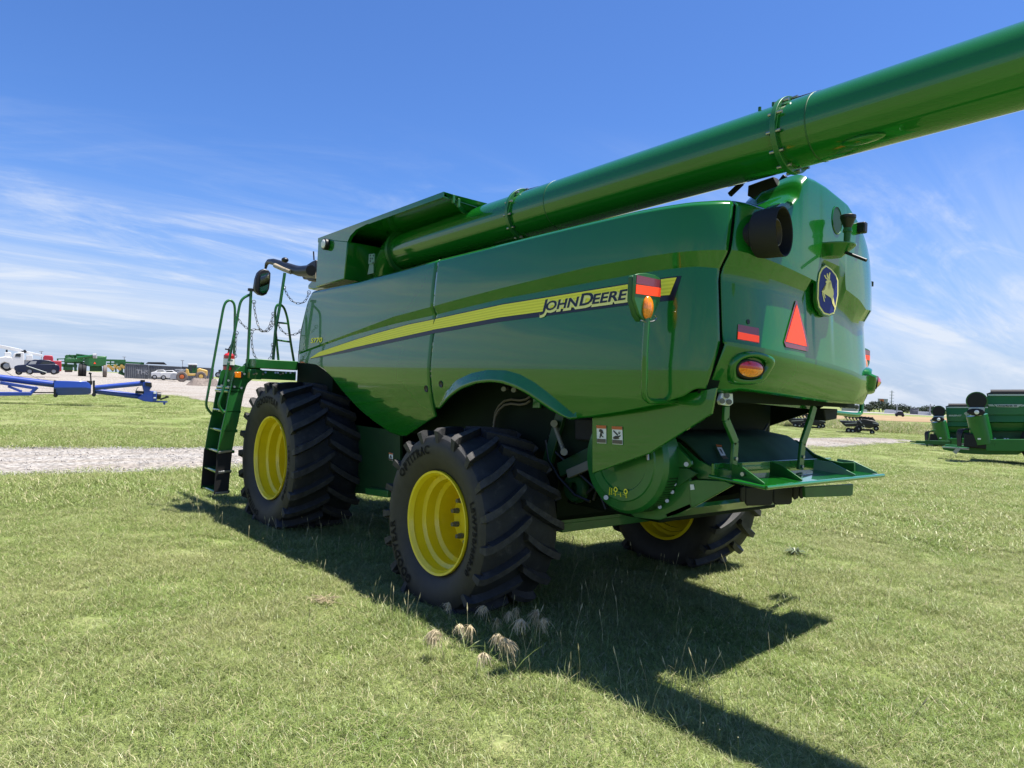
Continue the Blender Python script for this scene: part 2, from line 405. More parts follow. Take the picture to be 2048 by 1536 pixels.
def side_off(s, z):
    zt, zb, tp = interp(bt_s, bt_z, s), interp(bb_s, bb_z, s), interp(top_s, top_z, s)
    d = min(.055, .5*max(0, zt-zb)) ; o = 0
    if z >= zt: o = .035*((z-zt)/max(.05, tp-zt))**1.6 + .05*max(0, (z-tp+.05)/.05)**2
    elif z >= zb: o = d*(zt-z)/max(1e-4, zt-zb)
    elif z >= ZB: o = d*((z-ZB)/max(.05, zb-ZB))**1.4
    if z < ZB: o += .13*((ZB-z)/.6)**2
    if s > S_SEAM and l_s[0] <= s <= l_s[-1]:
        zl, zo = interp(l_s, l_z, s), interp(r_s, r_z, s)
        if z < zl: o -= .06*min(1, (zl-z)/max(.03, zl-zo))
    return o
def surf(s, z, lift=0, fn=None):
    p = PS(s) + NI(s)*((fn or side_off)(s, z) - lift); p.z = z; return p
def panel(s0, s1, n, zb_s, zb_z, extra=None, fn=side_off, s0n=None, s1n=None):
    s0n = s0(3) if s0n is None else s0n; s1n = s1(3) if s1n is None else s1n; cols = []
    for i in range(n+1):
        u = i/n; sn = s0n + (s1n-s0n)*u; zo = interp(zb_s, zb_z, sn)
        kn = [interp(top_s, top_z, sn), interp(top_s, top_z, sn)-.05, interp(bt_s, bt_z, sn), interp(bb_s, bb_z, sn), ZB]
        if l_s[0] <= sn <= l_s[-1] and s0n > S_SEAM-.1: kn.append(interp(l_s, l_z, sn))
        else: kn.append(zo + .06)
        kn.append(zo); kk = [max(k, zo + .004*(len(kn)-1-j)) for j, k in enumerate(kn)]
        for j in range(1, len(kk)): kk[j] = min(kk[j], kk[j-1]-.002)
        zs = []
        for j, m_ in enumerate((8, 8, 4, 8, 10, 4)):
            for q in range(m_): zs.append(kk[j] + (kk[j+1]-kk[j])*q/m_)
        zs.append(kk[-1])
        cols.append([surf(s0(z) + (s1(z)-s0(z))*u, z, 0, lambda s_, z_: fn(sn, z_)) for z in zs])
    return MB().grid(cols)
fe_z = [2.40, 2.75, 3.15, 3.35, 3.7]; fe = [hit(596, 722)[0], hit(600, 664)[0], hit(612, 604)[0], hit(622, 580)[0]]
fe_s = [fe[0], fe[1], fe[2], fe[3], fe[3]]; fe_z = [hit(596, 722)[1], hit(600, 664)[1], hit(612, 604)[1], hit(622, 580)[1], 4]
se = [hit(1416, 779), hit(1444, 690), hit(1443, 545), hit(1459, 505), hit(1475, 397)]; se_s = [q[0] for q in se]; se_z = [q[1] for q in se]
S_END = sum(se_s)/5
fp = panel(lambda z: interp(fe_z, fe_s, z), lambda z: S_SEAM-.012, 70, f_s, f_z, s0n=fe_s[2]).build('side_panel', m_green, comb, smooth=13, solid=.03)
rp = panel(lambda z: S_SEAM+.012, lambda z: interp(se_z, se_s, z)-.014, 120, r_s, r_z, s1n=S_END).build('side_panel', m_green, comb, smooth=13, solid=.03)
for q in (fp, rp):
    q.modifiers['s'].offset = -1
# the same two panels on the far side
fp2 = fp.copy(); col.objects.link(fp2); fp2.parent = comb; fp2.scale = (-.94, 1, 1)
S_R1 = SL[1] + .1
rp2 = panel(lambda z: S_SEAM+.012, lambda z: S_R1, 60, r_s, r_z, s1n=S_R1).build('side_panel', m_green, comb, smooth=28, solid=.03); rp2.scale = (-.94, 1, 1)

# ---------------- tail hood
def sx(x): # arclength of tail point with given x
    i0 = 2; best = min((abs(PL[i][0]-x), i) for i in range(2, len(PL)-2)); return SL[best[1]]
hz_s, hz_z = hits([(1478, 396), (1500, 399), (1530, 406), (1553, 413), (1572, 413), (1590, 402), (1604, 384), (1611, 358), (1622, 345), (1640, 352), (1661, 365), (1703, 400), (1728, 442), (1740, 478)])
hz_s += [hz_s[-1]+.35, hz_s[-1]+1.2]; hz_z += [3.42, 3.35]
Lb = hit(1450, 535); cA = hit(1640, 571); cB = hit(1623, 583); la = hit(1646, 518); rA = hit(1690, 540); rB = hit(1690, 578); rC = hit(1719, 600); rD = hit(1732, 619)
qA = hit(1674, 560); qB = hit(1678, 602); qC = hit(1701, 618.6); qD = hit(1718, 640)
ht_s = [hit(1465, 500)[0], cA[0]-.02, cA[0]+.005, la[0]+.02, rA[0]-.08, rA[0], rB[0]+.012, rC[0], rD[0], rD[0]+.8]
ht_z = [hit(1465, 500)[1], cA[1]+.02, la[1]-.04, la[1], la[1]-.02, rA[1], rB[1], rC[1], rD[1], rD[1]+.05]
hb_s = [hit(1465, 535)[0], cB[0], cB[0]+.02, la[0]+.03, qA[0]-.05, qA[0], qB[0]+.012, qC[0], qD[0], qD[0]+.8]
hb_z = [hit(1465, 535)[1], cB[1], la[1]-.10, la[1]-.06, la[1]-.09, qA[1]+.05, qB[1], qC[1], qD[1], qD[1]+.05]
lp_s, lp_z = hits([(1443, 681), (1500, 691), (1560, 704), (1617, 716), (1660, 728), (1700, 741), (1718, 750)]); lp_s += [lp_s[-1]+1.5]; lp_z += [lp_z[-1]+.04]
def hood_off(s, z):
    zt, zb, zl, tp = interp(ht_s, ht_z, s), interp(hb_s, hb_z, s), interp(lp_s, lp_z, s), interp(hz_s, hz_z, s)
    zb = min(zb, zt-.012); d = .055
    if z >= zt: o = .06*max(0, (z-tp+.06)/.06)**2 + .03*((z-zt)/max(.1, tp-zt))**2
    elif z >= zb: o = d*(zt-z)/(zt-zb)
    elif z >= zl: o = d*((z-zl)/max(.05, zb-zl))**.8*1.0 + .012
    else: o = -.025 + .16*(max(0, zl-.03-z)/.4)**1.8
    return o
hb0 = [(1416, 778), (1423, 784), (1483, 787), (1501, 782), (1600, 796), (1673, 806)]
hbs, hbz = hits(hb0); hbs += [hbs[-1]+.2, hbs[-1]+2]; hbz += [hbz[-1], hbz[-1]]
S_HE = 2*S_C - S_END - .1
cols = []
nC = 150
for i in range(nC+1):
    u = i/nC; sn = S_END + .014 + (S_HE-S_END)*u; zo = interp(hbs, hbz, sn); tp = interp(hz_s, hz_z, sn); zt = interp(ht_s, ht_z, sn); zb = min(interp(hb_s, hb_z, sn), zt-.014); zl = interp(lp_s, lp_z, sn)
    kn = [tp, tp-.06, zt, zb, zl+.001, zl-.004, zl-.035, zo]; zs = []
    for j, m_ in enumerate((9, 8, 4, 10, 1, 3, 9)):
        for q in range(m_): zs.append(kn[j] + (kn[j+1]-kn[j])*q/m_)
    zs.append(zo)
    rowp = [surf(sn + ((interp(se_z, se_s, z)-S_END)*max(0, 1-u*3.5)**1.5), z, 0, lambda s_, z_: hood_off(sn, z_)) for z in zs]
    t0 = rowp[0]; cap = [t0 + V((0, .46, -.10)), t0 + V((0, .30, -.03)), t0 + V((0, .10, .006)), t0 + V((0, .035, .008))]
    cols.append(cap + rowp)
hood = MB().grid(cols).build('rear_hood', m_green, comb, smooth=17, solid=.025)
gk = []
for i in range(30):
    z = 2.16 + (3.64-2.16)*i/29; gk.append([surf(interp(se_z, se_s, z)+d_, z, -.05, side_off) for d_ in (-.08, 0, .09)])
MB().grid(gk).build('seam_backing', m_inner, comb)  # dark strip added behind the open seam so no sky shows through
H = lambda px, py, lift=.004: surf(*hit(px, py), lift, hood_off)
# exhaust
ec = Y(1543, 466, -2.62); ec.y = 0
def ring_cyl(name, prof, c, axis, m, parent=comb, n=40, smooth=40): return MB().lathe(prof, c, axis, n).build(name, m, parent, smooth)
eax = V((.17, -.98, .02)).normalized(); eo = Y(1568, 463, -3.0); e0 = eo - eax*.24
ring_cyl('exhaust_pipe', [(-.12, .10), (.015, .11), (.02, .15), (.04, .178), (.09, .188), (.24, .190), (.245, .186), (.24, .179), (.06, .17), (.06, .11), (.14, .11), (.14, .08), (.06, .08), (.06, 0.001)], e0, eax, [m_blackm])
ring_cyl('exhaust_collar', [(-.26, .25), (-.20, .245), (-.17, .225), (-.18, .1)], e0, eax, m_green)
ring_cyl('exhaust_tip', [(.12, .11), (.19, .105), (.192, .095), (.12, .09)], e0, eax, m_hose)
# black cradle, lever and hinge for the folded auger
cr = [(1494.6, 391.7), (1496, 371), (1526, 360), (1546.7, 353), (1555, 371), (1553, 408), (1535, 404), (1533, 386), (1526, 381), (1519, 387), (1516.5, 400)]
MB().prism([X(x, y, -.65) for x, y in cr], (.08, 0, 0)).build('auger_cradle', m_blackm, comb, bevel=.006)
mb = MB(); a, b = X(1459, 390, -.7), X(1484, 366, -.7); mb.beam(a, b, .035, .04); mb.beam(b, X(1500, 352, -.7), .03, .03)
mb.beam(X(1556, 372, -.5), X(1572, 352, -.5), .05, .04); mb.cyl(X(1562, 378, -.5), X(1562, 378, -.4), .05)
mb.each('auger_latch', m_black, comb, bevel=.004)
# oval recess, vent, work-light shelf
def disc_on(c, px, py, rx, ry, n=28):
    return [H(px + rx*math.cos(2*math.pi*k/n), py + ry*math.sin(2*math.pi*k/n), c) for k in range(n)]
mb = MB(); mb.loft([disc_on(.004, 1676, 440, 10.5, 29), disc_on(.008, 1676, 440, 9.5, 27.5), disc_on(.002, 1676.3, 440, 9, 26.5)], True); mb.build('recess_rim', m_green, comb)
MB().poly(disc_on(.003, 1676.3, 440, 9.2, 27)).build('recess_shade', m_shgreen, comb)  # flat oval; the shade of the recess is only its darker green
sc0 = hit(1664, 494); p0 = surf(*sc0, 0, hood_off); mb = MB()
nrm = -NI(sc0[0]); tng = V((0,0,1)).cross(nrm).normalized(); top = []; low = []
for k in range(25):
    a = math.pi*k/24; q = tng*(.17*math.cos(a)) + nrm*(.20*math.sin(a)); top.append(p0 + q); low.append(p0 + q*.45 + V((0,0,-.09)))
mb.loft([[p + V((0,0,.012)) for p in top], top, low], False); mb.poly([p + V((0,0,.012)) for p in top]); mb.poly(low)
shelf = mb.build('light_shelf', m_green, comb, bevel=.004)
q0 = p0 + nrm*.13 + V((0,0,.012)); mb = MB(); mb.cyl(q0, q0 + V((0,0,.10)), .028, 12); mb.cyl(q0 + V((0,0,.10)), q0 + V((0,0,.135)), .04, 12, r2=.032)
mb.build('light_post', m_greend, shelf)
mb = MB(); mb.cyl(q0 + V((0,0,.135)), q0 + V((0,0,.215)), .03, 14, r2=.062); mb.cyl(q0 + V((0,0,.215)), q0 + V((0,0,.245)), .064, 14); mb.build('beacon', m_black, shelf, bevel=.004)
MB().cyl(p0 + nrm*.12 + V((0,0,-.06)), p0 + nrm*.30 + V((0,0,-.15)), .014, 10).build('shelf_pin', m_black, shelf)
hc = hit(1722, 456); c0 = surf(*hc, 0, hood_off); n0 = -NI(hc[0]); MB().beam(c0 - n0*.02, c0 + n0*.07, .07, .10).build('rear_camera', m_black, comb, bevel=.012)
# decals of the hood
def decal(name, pts, m, lift, parent, th=0, fn=hood_off, h=None):
    P = [surf(*hit(*p), lift, fn) for p in pts]; return MB().tri(P).build(name, m, parent, smooth=60)
def scale_pts(pts, k, kx=None):
    cx_ = sum(p[0] for p in pts)/len(pts); cy_ = sum(p[1] for p in pts)/len(pts); return [(cx_+(p[0]-cx_)*(kx or k), cy_+(p[1]-cy_)*k) for p in pts]
em = [(1642, 537), (1650, 531), (1661, 538), (1671, 550), (1675, 561), (1675, 590), (1671, 612), (1667, 627), (1657, 631), (1646, 628), (1636, 614), (1633, 598), (1634, 565), (1637, 547)]
flat = lambda s, z: 0
e_root = MB().prism([surf(*hit(*p), .004, flat) for p in scale_pts(em, 1.05)], NI(S_C)*.035).build('emblem', m_green, comb, bevel=.004)
decal('emblem_border', em, m_cream, .007, e_root, fn=flat); decal('emblem_field', scale_pts(em, .94, .88), m_emblem, .010, e_root, fn=flat)
deer = [(1647.6,564.3),(1650.5,561),(1655,560.4),(1658.8,561.5),(1657.5,563.5),(1653.8,566.5),(1654.2,578),(1657.5,581.5),(1662.5,584),(1664.6,588),(1663.5,594),(1660,597),(1656,594),(1651,590.5),(1646,588),(1641,585.5),(1641,582.5),(1646,580),(1648.8,571.7),(1650,566.3)]
legs = [[(1662,584.5),(1661.6,576.6),(1663.4,577.5),(1664.6,587.5)], [(1640.6,583),(1642.6,584.5),(1647,603.4),(1645.2,603.6)], [(1643,586),(1646,587),(1648.5,596),(1647,596.5)], [(1659,595.5),(1663.5,593.5),(1666,606),(1669,619),(1667.2,618.6),(1662,607)]]
mb = MB()
for pg in (deer, *legs, [(1653, 561), (1648, 557), (1645, 551), (1647, 550), (1650, 556), (1655, 559)], [(1655, 560), (1654, 552), (1656, 545), (1658, 546), (1657, 553), (1657, 560)], [(1653, 558), (1650.5, 552), (1651, 547), (1652.5, 547), (1652.5, 552), (1655, 557)]):
    mb.tri([surf(*hit(*p), .013, flat) for p in pg])
mb.build('emblem_animal', m_gold, e_root, smooth=0)
sg = decal('warning_triangle', [(1603, 601), (1606, 601), (1622, 690), (1619, 703), (1575, 694), (1572, 684)], m_dred, .008, comb); decal('triangle_centre', [(1604, 607), (1617.5, 693), (1575, 683)], m_red, .012, sg)
rf = decal('reflector', [(1480, 648), (1523, 656), (1520.5, 687), (1476, 679)], m_dred, .006, comb); decal('reflector_band', [(1478.5, 663), (1521.5, 671.5), (1520, 685), (1476.5, 677.5)], m_red, .010, rf)
mb = MB().poly(disc_on(.006, 1502, 643, 3.3, 5)); mb.build('hood_plug', m_black, comb)
# tail-light pods (left one traced, right one mirrored)
def pod(mir):
    def PP(px, py, lift):
        s, z = hit(px, py); s = 2*S_C - s if mir else s
        return surf(s, z, lift, hood_off)
    outl = [(1462, 722), (1478, 708), (1505, 705), (1532, 714), (1539, 726), (1533, 746), (1525, 764), (1497, 769), (1468, 764), (1459, 745)]
    def ring(k, lift, n=40, base=outl):
        cx_, cy_ = 1496, 738; m_ = len(base); pts = []
        for i in range(n):
            t = i*m_/n; j = int(t); f = t-j; p0_, p1, p2, p3 = (base[(j+q) % m_] for q in (-1, 0, 1, 2))
            g = [.5*((2*p1[e]) + (-p0_[e]+p2[e])*f + (2*p0_[e]-5*p1[e]+4*p2[e]-p3[e])*f*f + (-p0_[e]+3*p1[e]-3*p2[e]+p3[e])*f**3) for e in (0, 1)]
            pts.append(PP(cx_+(g[0]-cx_)*k, cy_+(g[1]-cy_)*k, lift))
        return pts
    mb = MB(); mb.loft([ring(1.12, -.03), ring(1.02, .03), ring(.93, .05), ring(.82, .052), ring(.72, .045), ring(.66, .02)], True); o = mb.build('tail_light_pod', m_green, comb, smooth=60)
    def el(kx, ky, lift, half=None, n=32):
        a0, a1 = (0, 2*math.pi) if half is None else ((math.pi, 2*math.pi) if half == 0 else (0, math.pi))
        return [PP(1493 + kx*math.cos(a0+(a1-a0)*k/n), 738.5 + .12*kx*math.cos(a0+(a1-a0)*k/n) + ky*math.sin(a0+(a1-a0)*k/n), lift) for k in range(n + (0 if half is None else 1))]
    MB().loft([el(27, 19.5, .02), el(26, 18.5, .058), el(23, 15.5, .06)], True).build('lamp_bezel', m_blackm, o)
    for h_, m_ in ((0, m_redlens), (1, m_amber)):
        mb = MB(); r_ = [el(23.5*q, 16.5*q, .055 + .035*(1-q*q), h_) for q in (1, .85, .6, .3, .02)]; mb.loft(r_, False); mb.poly(r_[0][:0] or el(23.5, 16.5, .05, h_)); mb.build('lamp_lens', m_, o, smooth=80)
pod(False); pod(True)
# inner lip under the hood
mb = MB(); mb.prism([Y(x, y, -2.45) for x, y in ((1497, 776), (1500, 806), (1618, 818), (1640, 808))], (0, .05, 0)); mb.build('under_hood_plate', m_green, comb)

# ---------------- stripe, lettering
yt = [(620, 716.6), (638, 704), (684.6, 688), (748, 667), (811.6, 649), (864.5, 638), (900, 630), (1000, 608.3), (1266.7, 564.6), (1349, 553)]
yb = [(621, 717), (653, 709), (706, 695.4), (769, 680.6), (832.7, 666), (862, 659.5), (900, 653), (1000, 634), (1266.7, 597), (1343, 588.5)]
yt_s, yt_z = hits(yt); yb_s, yb_z = hits(yb)
def stripe(parent, s0, s1, z0, z1, m, lift, name, n=60, nv=1, tilt=0):
    rows = []
    for i in range(n+1):
        s = s0 + (s1-s0)*i/n; a, b = z0(s), z1(s); rows.append([surf(s + tilt*j/nv, a + (b-a)*j/nv, lift) for j in range(nv+1)])
    return MB().grid(rows).build(name, m, parent, smooth=60)
zt_ = lambda s: interp(yt_s, yt_z, s); zb_ = lambda s: interp(yb_s, yb_z, s)
for par, s0, s1, tl in ((fp, yt_s[0]+.01, S_SEAM-.014, 0), (rp, S_SEAM+.014, yt_s[-1], -.05)):
    taper = lambda s: min(1, max(.0, (s-yt_s[0])/1.2))
    o = stripe(par, s0, s1+(.04 if par is rp else 0), lambda s: zt_(s)+.010*taper(s), lambda s: zb_(s)-.042*taper(s)-.004, m_navy, .0035, 'stripe_border', 80, 4, tl)
    N_ = 9
    for k in range(N_):
        stripe(par, s0, s1, (lambda k: lambda s: zt_(s) + (zb_(s)-zt_(s))*k/N_)(k), (lambda k: lambda s: zt_(s) + (zb_(s)-zt_(s))*(k+1)/N_)(k), m_decal if k % 2 == 0 else m_decald, .007, 'stripe', 60, 1, tl/N_) if False else None
    rows = []; mi = []
    mb = MB()
    for k in range(N_):
        rr = []
        for i in range(81):
            s = s0 + (s1-s0)*i/80; a, b = zt_(s), zb_(s); rr.append([surf(s + tl*(k+q)/N_, a + (b-a)*(k+q)/N_, .007) for q in (0, 1)])
        mb.loft(rr, False, k % 2)
    mb.build('stripe', [m_decal, m_decald], par, smooth=60, fix=True)
def lettering(parts, a, b, hpx, parent, layers, fn=side_off, name='lettering'):
    # parts: (string, size); laid on the surface from pixel a to pixel b
    xs = 0; V2 = []; 
    for (st, sz, gap) in parts:
        vs, fs = text2d(st, sz, .0); x0 = min(v[0] for v in vs); x1 = max(v[0] for v in vs); V2.append((st, sz, xs - x0)); xs += x1-x0 + gap
    tot = xs - parts[-1][2]; ha, hb = hit(*a), hit(*b); hh = hit((a[0]+b[0])/2, (a[1]+b[1])/2); ht = hit((a[0]+b[0])/2, (a[1]+b[1])/2-hpx); H_ = (ht[1]-hh[1])/.73
    for (m, off, lift, dx, dz) in layers:
        mb = MB()
        for (st, sz, x0) in V2:
            vs, fs = text2d(st, sz, off)
            P = []
            for (x, y) in vs:
                u = (x + x0 + .12*y)/tot; P.append(surf(ha[0] + (hb[0]-ha[0])*u + dx, ha[1] + (hb[1]-ha[1])*u + y*H_ + dz, lift, fn))
            mb.add(P, fs)
        mb.build(name, m, parent, smooth=0, fix=False)
lettering([('J', 1.0, .03), ('OHN', .8, .16), ('D', 1.0, .04), ('EERE', .8, 0)], (1078, 622), (1246, 598), 25, rp, [(m_cream, .085, .010, .012, -.014), (m_navy, .02, .013, 0, 0)])
lettering([('S770', 1.0, 0)], (622, 686), (644, 684.5), 10, fp, [(m_decal, .02, .006, 0, 0)], name='model_number')
for px, py, par in ((848.6, 777.5, fp), (879.7, 768, rp)):
    mb = MB(); c = hit(px, py); mb.loft([[surf(c[0] + k*math.cos(2*math.pi*i/20), c[1] + k*math.sin(2*math.pi*i/20), lf) for i in range(20)] for k, lf in ((.04, .001), (.036, .008), (.03, .004), (.001, .0))], True); mb.build('latch_plug', m_black, par)

# ---------------- marker lights on bent rods
def marker(mir):
    yP = -2.3; Q = lambda px, py: Y(px, py, yP)
    def T(p):
        p = V(p)
        if mir: p.x = 2*XC - p.x + .21; p.y += .0; p.z = 2.0 + (p.z-2.05)*.76
        return p
    rod = [Q(1414, 800), Q(1310, 803), Q(1297, 801), Q(1290, 794), Q(1288, 782), Q(1290, 700), Q(1294, 634)]
    mb = MB(); mb.tube([T(p) for p in rod], .025, 12); o = mb.build('marker_rod', m_green, comb, smooth=60)
    pl = [(1270.8, 549), (1280, 546.5), (1291.7, 546), (1310, 550), (1322, 558), (1323, 575), (1320, 602), (1308, 629), (1303, 640), (1288, 641), (1279, 629), (1268.7, 598)]
    MB().prism([T(Q(*p)) for p in pl], (0, .025, 0)).build('marker_plate', m_greenf, o, bevel=.004)
    bk = MB().prism([T(Q(x+ (1296-x)*.15 - 4, y+2)) + V((0, .026, 0)) for x, y in pl], (0, .05, 0)); bk.build('marker_housing', m_greend, o, bevel=.01)
    MB().prism([T(Q(*p)) + V((0, -.004, 0)) for p in ((1273, 550), (1321, 560), (1321, 576), (1272, 567))], (0, .003, 0)).build('marker_reflector', m_dred, o)
    MB().prism([T(Q(*p)) + V((0, -.005, 0)) for p in ((1272, 569), (1321, 576), (1320, 594), (1271, 587))], (0, .003, 0)).build('marker_reflector', m_red, o)
    c = T(Q(1294.5, 616)); mb = MB(); mb.ell(c + V((0, -.005, 0)), .057, .035, .092, 20, 12); mb.build('marker_lens', m_amber, o, smooth=80)
    mb = MB(); mb.tube([T(Q(x, y)) + V((0,-.01,0)) for x, y in ((1280, 641), (1290, 644), (1303, 643), (1309, 640), (1311, 635), (1307, 631))], .006, 6); mb.build('lens_clip', m_steel, o)
marker(False); marker(True)

# ---------------- core of the machine, inner walls
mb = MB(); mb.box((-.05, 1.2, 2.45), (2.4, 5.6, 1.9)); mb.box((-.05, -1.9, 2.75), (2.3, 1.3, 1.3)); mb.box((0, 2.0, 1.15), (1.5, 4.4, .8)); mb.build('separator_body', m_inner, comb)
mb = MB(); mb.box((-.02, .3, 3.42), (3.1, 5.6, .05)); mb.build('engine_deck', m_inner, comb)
# wall behind the front tyre
mb = MB(); w0 = [X(x, y, -1.25) for x, y in ((700, 790), (800, 800), (800, 985), (752, 990), (700, 985))]; mb.prism(w0, (.04, 0, 0)); wl = mb.build('lower_side_wall', m_shgreen, comb)
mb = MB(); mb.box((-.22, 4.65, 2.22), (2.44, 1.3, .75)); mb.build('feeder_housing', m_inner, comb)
mb = MB(); a = X(737, 982, -1.3); b = X(782, 988, -1.3); mb.beam(a, b, .10, .09); mb.build('frame_step', m_greenf, comb, bevel=.005)
def sticker(plane, axis, quad, parent, lift):
    P = [on(px, py, axis, plane) + lift for px, py in quad]; q = lambda u, v: (P[0]*(1-u)+P[1]*u)*(1-v) + (P[3]*(1-u)+P[2]*u)*v
    st = MB().poly(P).build('warning_label', m_label, parent)
    e = lift*.5
    MB().poly([q(0, 0)+e, q(1, 0)+e, q(1, .17)+e, q(0, .17)+e]).build('label_header', m_orange_label, st)
    MB().poly([q(.03, .75)+e, q(.97, .75)+e, q(.97, .97)+e, q(.03, .97)+e]).build('label_footer', m_hose, st)
    return q, st, e
def pict(q, st, e, polys):
    mb = MB()
    for pg in polys: mb.tri([q(u, .17+.58*v)+e for u, v in pg])
    mb.build('label_pictogram', m_navy, st, smooth=0)
q, st, e = sticker(-1.25, 0, ((779, 905), (787, 906.5), (787, 922), (779, 920)), wl, V((-.008, 0, 0)))
pict(q, st, e, [[(.2, .9), (.5, .1), (.8, .9), (.6, .9), (.5, .5), (.4, .9)]])
# lower shields
sh_px = [(1184, 832), (1300, 802), (1432, 775), (1422, 828), (1299, 906.5), (1184, 947.5)]
sh = MB().prism([X(x, y, -1.52) for x, y in sh_px], (.03, 0, 0)).build('lower_shield', m_green, comb, bevel=.006)
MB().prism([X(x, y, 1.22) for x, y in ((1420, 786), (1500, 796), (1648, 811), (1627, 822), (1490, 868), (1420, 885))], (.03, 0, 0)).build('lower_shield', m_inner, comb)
q, st, e = sticker(-1.52, 0, ((1194, 850.5), (1213.5, 851.5), (1213.5, 887), (1195, 886)), sh, V((-.006, 0, 0)))
pict(q, st, e, [[(.3, .1), (.5, .05), (.65, .2), (.75, .5), (.55, .45), (.6, .7), (.8, .85), (.6, .85), (.5, .72), (.35, .95), (.28, .9), (.45, .55), (.42, .35), (.25, .3)]])
q, st, e = sticker(-1.52, 0, ((1225, 852.5), (1245.5, 853.5), (1246.5, 889.5), (1225.5, 888)), sh, V((-.006, 0, 0)))
pict(q, st, e, [[(.15, .05), (.62, .5), (.52, .6), (.12, .2)], [(.1, .75), (.35, .6), (.6, .62), (.85, .5), (.8, .65), (.65, .75), (.7, .9), (.3, .95), (.12, .92)], [(.6, .35), (.72, .1), (.7, .3), (.85, .25), (.72, .45)]])
# bits seen in the rear wheel arch
mb = MB(); mb.prism([X(x, y, -1.3) for x, y in ((1149, 838), (1186, 838), (1186, 883), (1149, 879))], (.25, 0, 0)); mb.build('tool_box', m_blackm, comb, bevel=.015)
mb = MB(); mb.tube([X(1108, 847, -1.34), X(1128, 904, -1.34)], .022, 10); mb.cyl(X(1108, 847, -1.4), X(1108, 847, -1.3), .035, 14); mb.cyl(X(1128, 904, -1.4), X(1128, 904, -1.3), .035, 14); mb.build('gas_strut', m_nut, comb)
mb = MB(); mb.beam(X(1137, 948, -1.28), X(1186, 927, -1.28), .05, .085); mb.build('link_bar', m_nut, comb, bevel=.005)
mb = MB(); mb.beam(X(1120, 940, -1.26), X(1190, 905, -1.26), .05, .14); mb.beam(X(1095, 930, -1.26), X(1125, 825, -1.26), .06, .12); mb.each('frame_bracket', m_shgreen, comb, bevel=.006)
for dz, dr in ((0, 0), (.045, .03)):
    mb = MB(); pts = [X(x, y, -1.32 - dr) + V((0, 0, -dz)) for x, y in ((1061, 793), (1052, 799), (1040, 801), (1022, 799), (1009, 802), (998, 812), (991, 825), (988, 845), (987, 865))]
    mb.tube(pts, .013, 8); mb.build('hydraulic_hose', m_hose, comb, smooth=60)
mb = MB()
for px, py in ((1007, 778), (1027, 780)): mb.cyl(X(px, py, -1.5), X(px, py, -1.2) + V((0, -.1, .02)), .026, 12)
mb.each('hose_coupling', m_nut, comb)
MB().prism([X(x, y, -1.3) for x, y in ((1066, 797), (1079, 797), (1079, 816), (1065, 816))], (.03, 0, 0)).build('bracket_plate', m_greenf, comb, bevel=.004)
# rear axle
mb = MB(); ya = -.05
ax_px = [(1100, 1001), (1176, 988), (1177, 1020), (1196, 1023), (1258, 1012), (1258, 1033), (1100, 1051)]
mb.prism([Y(x, y, ya) for x, y in ax_px], (0, .22, 0)); mb.box((.5, ya+.11, .62), (2.0, .2, .2)); axl = mb.build('rear_axle', m_greenf, comb, bevel=.008)
MB().prism([Y(x, y, ya-.012) for x, y in ((1155, 998), (1167, 1000), (1166, 1015), (1155, 1014))], (0, .004, 0)).build('axle_label', m_label, axl)
mb = MB()
for px, py in ((1127, 1010), (1127, 1024), (1191, 1021), (1211, 1018), (1151, 913+90)): mb.cyl(Y(px, py, ya-.03), Y(px, py, ya+.02), .02, 8)
mb.each('axle_bolt', m_steel, axl)
# pulley, belt and hoses in the dark bay behind the rear tyre
mb = MB(); pc = X(1150, 975, -1.2); mb.lathe([(0, .05), (-.03, .06), (-.03, .13), (0, .15), (.05, .15), (.06, .02)], pc, (1, 0, 0), 28); mb.build('pulley', m_shgreen, comb)
mb = MB(); p2 = X(1205, 940, -1.2); mb.tube([pc + V((.02, 0, .155)), p2 + V((.02, 0, .08))], .014, 6); mb.tube([pc + V((.02, 0, -.155)), p2 + V((.02, 0, -.08))], .014, 6); mb.each('drive_belt', m_blackm, comb)
for k, pts in enumerate((((1092, 880), (1098, 920), (1118, 955), (1150, 990), (1180, 1003)), ((1100, 870), (1112, 905), (1150, 940), (1200, 985)), ((1187, 1000), (1195, 975), (1205, 1000), (1212, 1018)))):
    mb = MB(); mb.tube([X(x, y, -1.28 + .02*k) for x, y in pts], .015, 8); mb.build('hydraulic_hose', m_black, comb, smooth=60)
# ---------------- straw chopper
xd = -1.36; dc = X(1245, 920, xd); Rd = .47
mb = MB(); mb.lathe([(0, .001), (0, .27), (-.012, .28), (-.012, .36), (.0, .37), (.012, .445), (.05, .475), (.20, .475)], dc, (1, 0, 0), 56); drum = mb.build('chopper_drum', m_greenf, comb, smooth=30)
mb = MB()
for i in range(18):
    for j in range(9):
        a = R_(-68 + i*3.2); xx = dc.x + .065 + .0145*j + (.013 if i % 2 else 0)
        c = V((xx, dc.y - .477*math.cos(a), dc.z + .477*math.sin(a))); n_ = V((0, -math.cos(a), math.sin(a))); t1 = V((1,0,0)); t2 = n_.cross(t1)
        mb.poly([c + t1*(.0065*math.cos(2*math.pi*k/6)) + t2*(.0065*math.sin(2*math.pi*k/6)) for k in range(6)])
mb.build('vent_holes', m_blackm, drum, smooth=0)
mb = MB(); dk = xd - .013
def D2(px, py, dx=0): return X(px, py, dk+dx)
for px in (1231.5, 1251.5):
    c = D2(px, 979 + (px-1231.5)*.2); rr = [[c + V((-.002, k*math.cos(2*math.pi*i/20), k*math.sin(2*math.pi*i/20))) for i in range(20)] for k in (.023, .013)]; mb.loft(rr, True)
